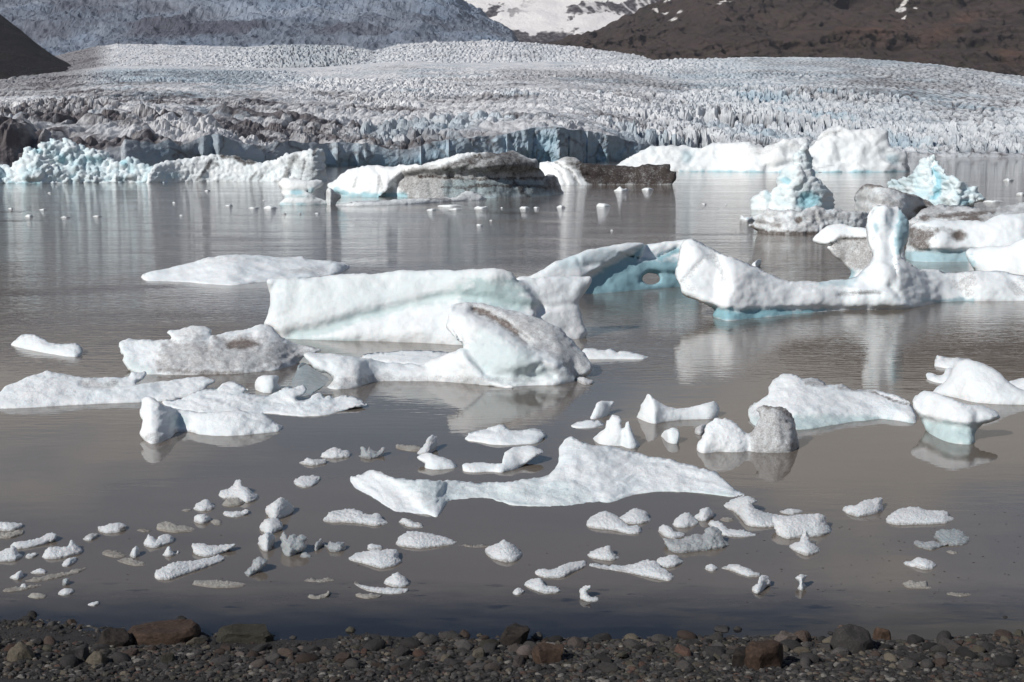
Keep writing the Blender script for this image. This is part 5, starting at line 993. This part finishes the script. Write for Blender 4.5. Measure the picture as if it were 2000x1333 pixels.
def boulder(label, x, y, w, h, dep, mat, seed, ang=0.9, rot=0.0, tilt=0.0, group='big stones at the water edge', short=None):
    """x, y = pixel where its foot meets the ground; w, h pixel size"""
    X, Y, _ = at(x, y); X, Y = float(X), float(Y); k = Y / F
    v, f = rock_shape(4, seed, ang, (w * k / 2 * 1.12, dep * k / 2, h * k * 1.0), 0.16, ang > .5)
    v[:, 2] += 0.004 * fbm(v[:, 0] * 30, v[:, 1] * 30, v[:, 2] * 30, seed + 2, 3) * 1.5
    c, s_ = math.cos(rot), math.sin(rot); v = np.stack([v[:, 0] * c - v[:, 1] * s_, v[:, 0] * s_ + v[:, 1] * c, v[:, 2]], 1)
    c, s_ = math.cos(tilt), math.sin(tilt); v = np.stack([v[:, 0] * c - v[:, 2] * s_, v[:, 1], v[:, 0] * s_ + v[:, 2] * c], 1)
    zg = float(beach_z(np.array([X]), np.array([Y + dep * k / 2]))[0])
    Yc = Y + dep * k * 0.45
    o = mesh_obj('boulder', v + np.array([X * Yc / Y, Yc, zg]), f, mat, smooth=False, origin=(X * Yc / Y, Yc, zg))
    tag(o, label, 'boulder', group); BIG.append((X * Yc / Y, Yc, w * k / 2, dep * k / 2)); BN.append((X * Yc / Y, Yc, short, w * k / 2)) if short else None; return o
BIG = []; BN = []
boulder('largest boulder, long rusty brown and flat-topped at the water edge', 318, 1268, 160, 50, 130, M_bould, 71, .6, .08, short='the largest rusty boulder')
boulder('flat olive-brown slab boulder beside the largest rusty one', 482, 1262, 120, 34, 90, RMd['olive'], 5, .8, .05, short='the flat olive slab boulder')
boulder('dark wedge-shaped boulder propped at the end of the rusty one', 226, 1276, 70, 40, 60, M_bdark, 9, 1.0, .3, -.3)
boulder('angular near-black boulder standing at the water edge', 1003, 1268, 80, 50, 70, M_bdark, 11, 1.0, .2, short='the near-black boulder')
boulder('squared brown boulder with a rusty face among the stones', 1072, 1318, 74, 42, 70, M_bould, 17, .95, .3, short='the squared brown boulder')
boulder('nearest boulder, dark rust with a deep black shadow', 1492, 1338, 88, 58, 80, M_bould, 23, .9, .2, short='the nearest rust boulder')
boulder('rounded grey boulder, widest on the stony stretch', 1662, 1286, 82, 54, 80, RMd['grey'], 29, .3, .1, short='the widest grey boulder')
boulder('small brown boulder with its foot in the water', 1721, 1254, 38, 32, 34, M_bould, 31, .8, .2, short='the brown boulder in the water')
boulder('dark grey pyramid boulder on the black sand', 150, 1316, 66, 34, 60, RMd['dark grey'], 37, .9, .4, short='the pyramid boulder')
boulder('rounded tan boulder on the black sand', 42, 1324, 50, 34, 46, RMd['tan'], 41, .3)
boulder('pinkish grey boulder near the waterline', 1535, 1270, 48, 36, 44, RMd['pinkish grey'], 43, .7, .3)
boulder('rounded tan boulder lying beside the dark pyramid one', 190, 1322, 40, 24, 40, RMd['tan'], 47, .3)
boulder('dull brown boulder beside the pinkish grey one', 1566, 1262, 34, 26, 36, RMd['brown'], 53, .3)
boulder('dark boulder sunk between pebbles beside the nearest rusty one', 1448, 1330, 50, 40, 50, M_bdark, 59, .8)
boulder('flat black rock just breaking the water off the beach', 757, 1190, 44, 9, 60, M_bdark, 61, .7, 0, 0, 'rocks awash off the beach')
# rocks awash and stones at the very edge
for i, (x, y, w, h, mt, lab) in enumerate([(62, 1203, 22, 12, 'dark grey', 'dark rock awash near the frame edge, outer of two'), (50, 1212, 26, 14, 'dark grey', 'dark rock awash near the frame edge, inner of two'), (140, 1218, 20, 12, 'brown', 'small brown rock awash before the pebbles'),
      (1412, 1230, 34, 12, 'dark grey', 'flat dark slab awash, largest of a group of three'), (1440, 1230, 18, 9, 'grey', 'small grey rock awash beside the flat dark slab'), (1402, 1241, 20, 11, 'olive', 'olive rock awash below the flat dark slab'), (1642, 1228, 20, 11, 'brown', 'lone brown rock awash beyond the grey boulder'), (1622, 1237, 16, 6, 'dark grey', 'low dark rock awash next to the lone brown one'), (1793, 1252, 26, 11, 'grey', 'thin grey slab awash by the small brown boulder'), (684, 1232, 20, 10, 'olive', 'olive rock awash off the sandy spit'), (908, 1241, 26, 14, 'brown', 'angular brown rock awash beside the black boulder'), (937, 1242, 13, 8, 'tan', 'little tan rock awash beside the black boulder'), (862, 1239, 16, 9, 'grey', 'grey rock awash off the sandy spit'), (885, 1239, 18, 10, 'dark grey', 'dark rock awash between grey and brown ones'), (1963, 1206, 12, 5, 'dark grey', 'tiny dark rock far out at the frame edge'), (355, 1208, 20, 7, 'dark grey', 'dark knobbly rock awash above the largest rusty boulder')]):
    X, Y, _ = at(x, y); k = Y / F
    v, f = rock_shape(3, 80 + i, .6, (w * k / 2 * 1.1, w * k * .5, h * k * 1.0)); o = mesh_obj('awash_rock', v + np.array([X, Y, -0.01]), f, RMd[mt], smooth=False, origin=(float(X), float(Y), 0))
    tag(o, lab, 'rock', 'rocks awash off the beach')

# countable stones: shared meshes, one object each
protos = {}
for kind_, ang in (('rounded', 0.28), ('angular', 1.0)):
    for j in range(7):
        r = np.random.RandomState(900 + j + int(ang * 10)); v, f = rock_shape(3, 500 + j + int(ang * 100), ang, (1, r.uniform(.7, 1), r.uniform(.5, .8)))
        for cn, mt in RM:
            me = None
            protos[(kind_, j, cn)] = (v, f, mt)
meshes = {}
def stone_mesh(key):
    if key not in meshes:
        v, f, mt = protos[key]; me = bpy.data.meshes.new('stone'); me.from_pydata(v.tolist(), [], f.tolist())
        for p_ in me.polygons: p_.use_smooth = key[0] == 'rounded'
        me.materials.append(mt); meshes[key] = me
    return meshes[key]
rs = random.Random(11); placed = []
def too_close(X, Y, r):
    for (bx, by, ra, rb) in BIG:
        if ((X - bx) / (ra + r * .6)) ** 2 + ((Y - by) / (rb + r * .6)) ** 2 < 1: return True
    for (px, py, pr) in placed:
        if (X - px) ** 2 + ((Y - py)) ** 2 < (0.78 * (pr + r)) ** 2: return True
    return False
cnt = 0; tries = 0
sizes = sorted([rs.uniform(0.034, 0.060) if rs.random() < .62 else rs.uniform(0.060, 0.115) for _ in range(296)], reverse=True)
zones = [('at the water edge', 0), ('on the open gravel', 1), ('in the nearest row of stones', 2)]
for r in sizes:
    for _t in range(400):
        X = rs.uniform(-5.4, 5.4); d = rs.random(); Ysh = float(shoreY(np.array([X]))[0])
        Y = Ysh + 0.10 - d ** 1.0 * (Ysh - 12.75)
        # the sandy spit and the black sand patch stay mostly bare
        px = 1000 + X / Y * F; py = 288 + F * H / Y
        bare = (px < 260 and 1255 < py < 1300) or (640 < px < 800 and py < 1280) or (380 < px < 640 and 1270 < py < 1310)
        if bare and (r > .05 or rs.random() < .6): continue
        if py < 1262 and r > 0.075: continue
        if not too_close(X, Y, r): break
    else: continue
    placed.append((X, Y, r)); kd = rs.choice(['rounded', 'angular', 'angular']); cn = rs.choices([c for c, _ in RM], [34, 30, 14, 6, 4, 7, 5])[0]
    o = bpy.data.objects.new('stone', stone_mesh((kd, rs.randrange(7), cn))); COL.objects.link(o)
    z = float(beach_z(np.array([X]), np.array([Y]))[0])
    o.location = (X, Y, z + r * .18); o.scale = (r * rs.uniform(1, 1.25), r * rs.uniform(.85, 1.1), r * rs.uniform(.8, 1.1)); o.rotation_euler = (rs.uniform(-.3, .3), rs.uniform(-.3, .3), rs.uniform(0, 6.28))
    zone = zones[0][0] if Ysh - Y < 0.35 else (zones[2][0] if Y < 13.2 else zones[1][0]); size = 'large' if r > .08 else ('medium' if r > .055 else 'small')
    best = min(BN, key=lambda q: math.hypot(q[0] - X, q[1] - Y)); dd = math.hypot(best[0] - X, best[1] - Y) - best[3]
    rel = 'right against' if dd < .22 else ('close to' if dd < .6 else 'well away from')
    zs = {'at the water edge': 'waterside', 'on the open gravel': 'mid-beach', 'in the nearest row of stones': 'near-row'}[zone]
    tag(o, f'{size} {cn} {kd} {zs} stone {rel} {best[2]}', 'stone', f'{size} {cn} {kd} {zs} stones {rel} {best[2]}')
# pebbles and gravel: one mesh
pv, pf = [], []; v0, f0 = ico(1)
shapes = [rock_shape(2, 1200 + i, .6, (1, .85, .6), .15) for i in range(12)]; shapes_s = [rock_shape(1, 1200 + i, .2, (1, .85, .6), .25) for i in range(12)]; rn = np.random.RandomState(4)
def pebble_batch(n, rmin, rmax, seed, mats):
    rn = np.random.RandomState(seed)
    X = rn.uniform(-6.2, 6.2, n); Ysh = shoreY(X); Y = Ysh + 0.14 - rn.random(n) * (Ysh - 12.3)
    px = 1000 + X / Y * F; py = 288 + F * H / Y
    r = rmin + (rmax - rmin) * rn.random(n) ** 1.9
    dens = 0.55 + 0.8 * fbm(X * 1.1, Y * 1.8, 0 * X, 720, 3)
    bare = ((px < 260) & (py > 1255) & (py < 1300)) | ((px > 640) & (px < 800) & (py < 1280)) | ((px > 380) & (px < 640) & (py > 1270) & (py < 1310))
    keep = (rn.random(n) < np.where(bare, .35, 1.0)) & ((rn.random(n) < dens + .35) | (r < .012)) & ~(bare & (r > .02))
    X, Y, r = X[keep], Y[keep], r[keep]; z = beach_z(X, Y)
    V, Fc, mi = [], [], []; off = 0
    for i in range(len(X)):
        v, f = (shapes if r[i] > .019 else shapes_s)[i % 12]; a = rn.uniform(0, 6.28); c, s_ = math.cos(a), math.sin(a); sc = r[i] * np.array([rn.uniform(.9, 1.3), rn.uniform(.8, 1.1), rn.uniform(.7, 1.1)])
        q = v * sc; V.append(np.stack([q[:, 0] * c - q[:, 1] * s_ + X[i], q[:, 0] * s_ + q[:, 1] * c + Y[i], q[:, 2] + z[i] + r[i] * .15], 1)); Fc.append(f + off); off += len(v); mi += [rn.choice(len(mats), p=[.42, .29, .11, .055, .025, .06, .04])] * len(f)
    o = mesh_obj('beach_gravel', np.concatenate(V), np.concatenate(Fc), mats, smooth=False); o.data.polygons.foreach_set('material_index', np.array(mi, np.int32)); return tag(o, kind='stuff')
pm = []
for n_, (c1, c2) in {'dark_pebble': ((0.020, 0.020, 0.020), (0.032, 0.030, 0.030)), 'grey_pebble': ((0.046, 0.044, 0.042), (0.067, 0.063, 0.060)), 'brown_pebble': ((0.037, 0.029, 0.024), (0.057, 0.044, 0.036)), 'tan_pebble': ((0.081, 0.071, 0.056), (0.115, 0.100, 0.080)), 'red_pebble': ((0.058, 0.037, 0.030), (0.084, 0.053, 0.043)), 'olive_pebble': ((0.042, 0.040, 0.031), (0.062, 0.058, 0.047)), 'pale_pebble': ((0.113, 0.108, 0.100), (0.182, 0.172, 0.157))}.items():
    pm.append(rock_mat(n_, c1, c2, 10.0))
g_ = pebble_batch(30000, .006, .046, 3, pm)
tag(g_, 'loose dark gravel and pebbles covering the beach', 'gravel')
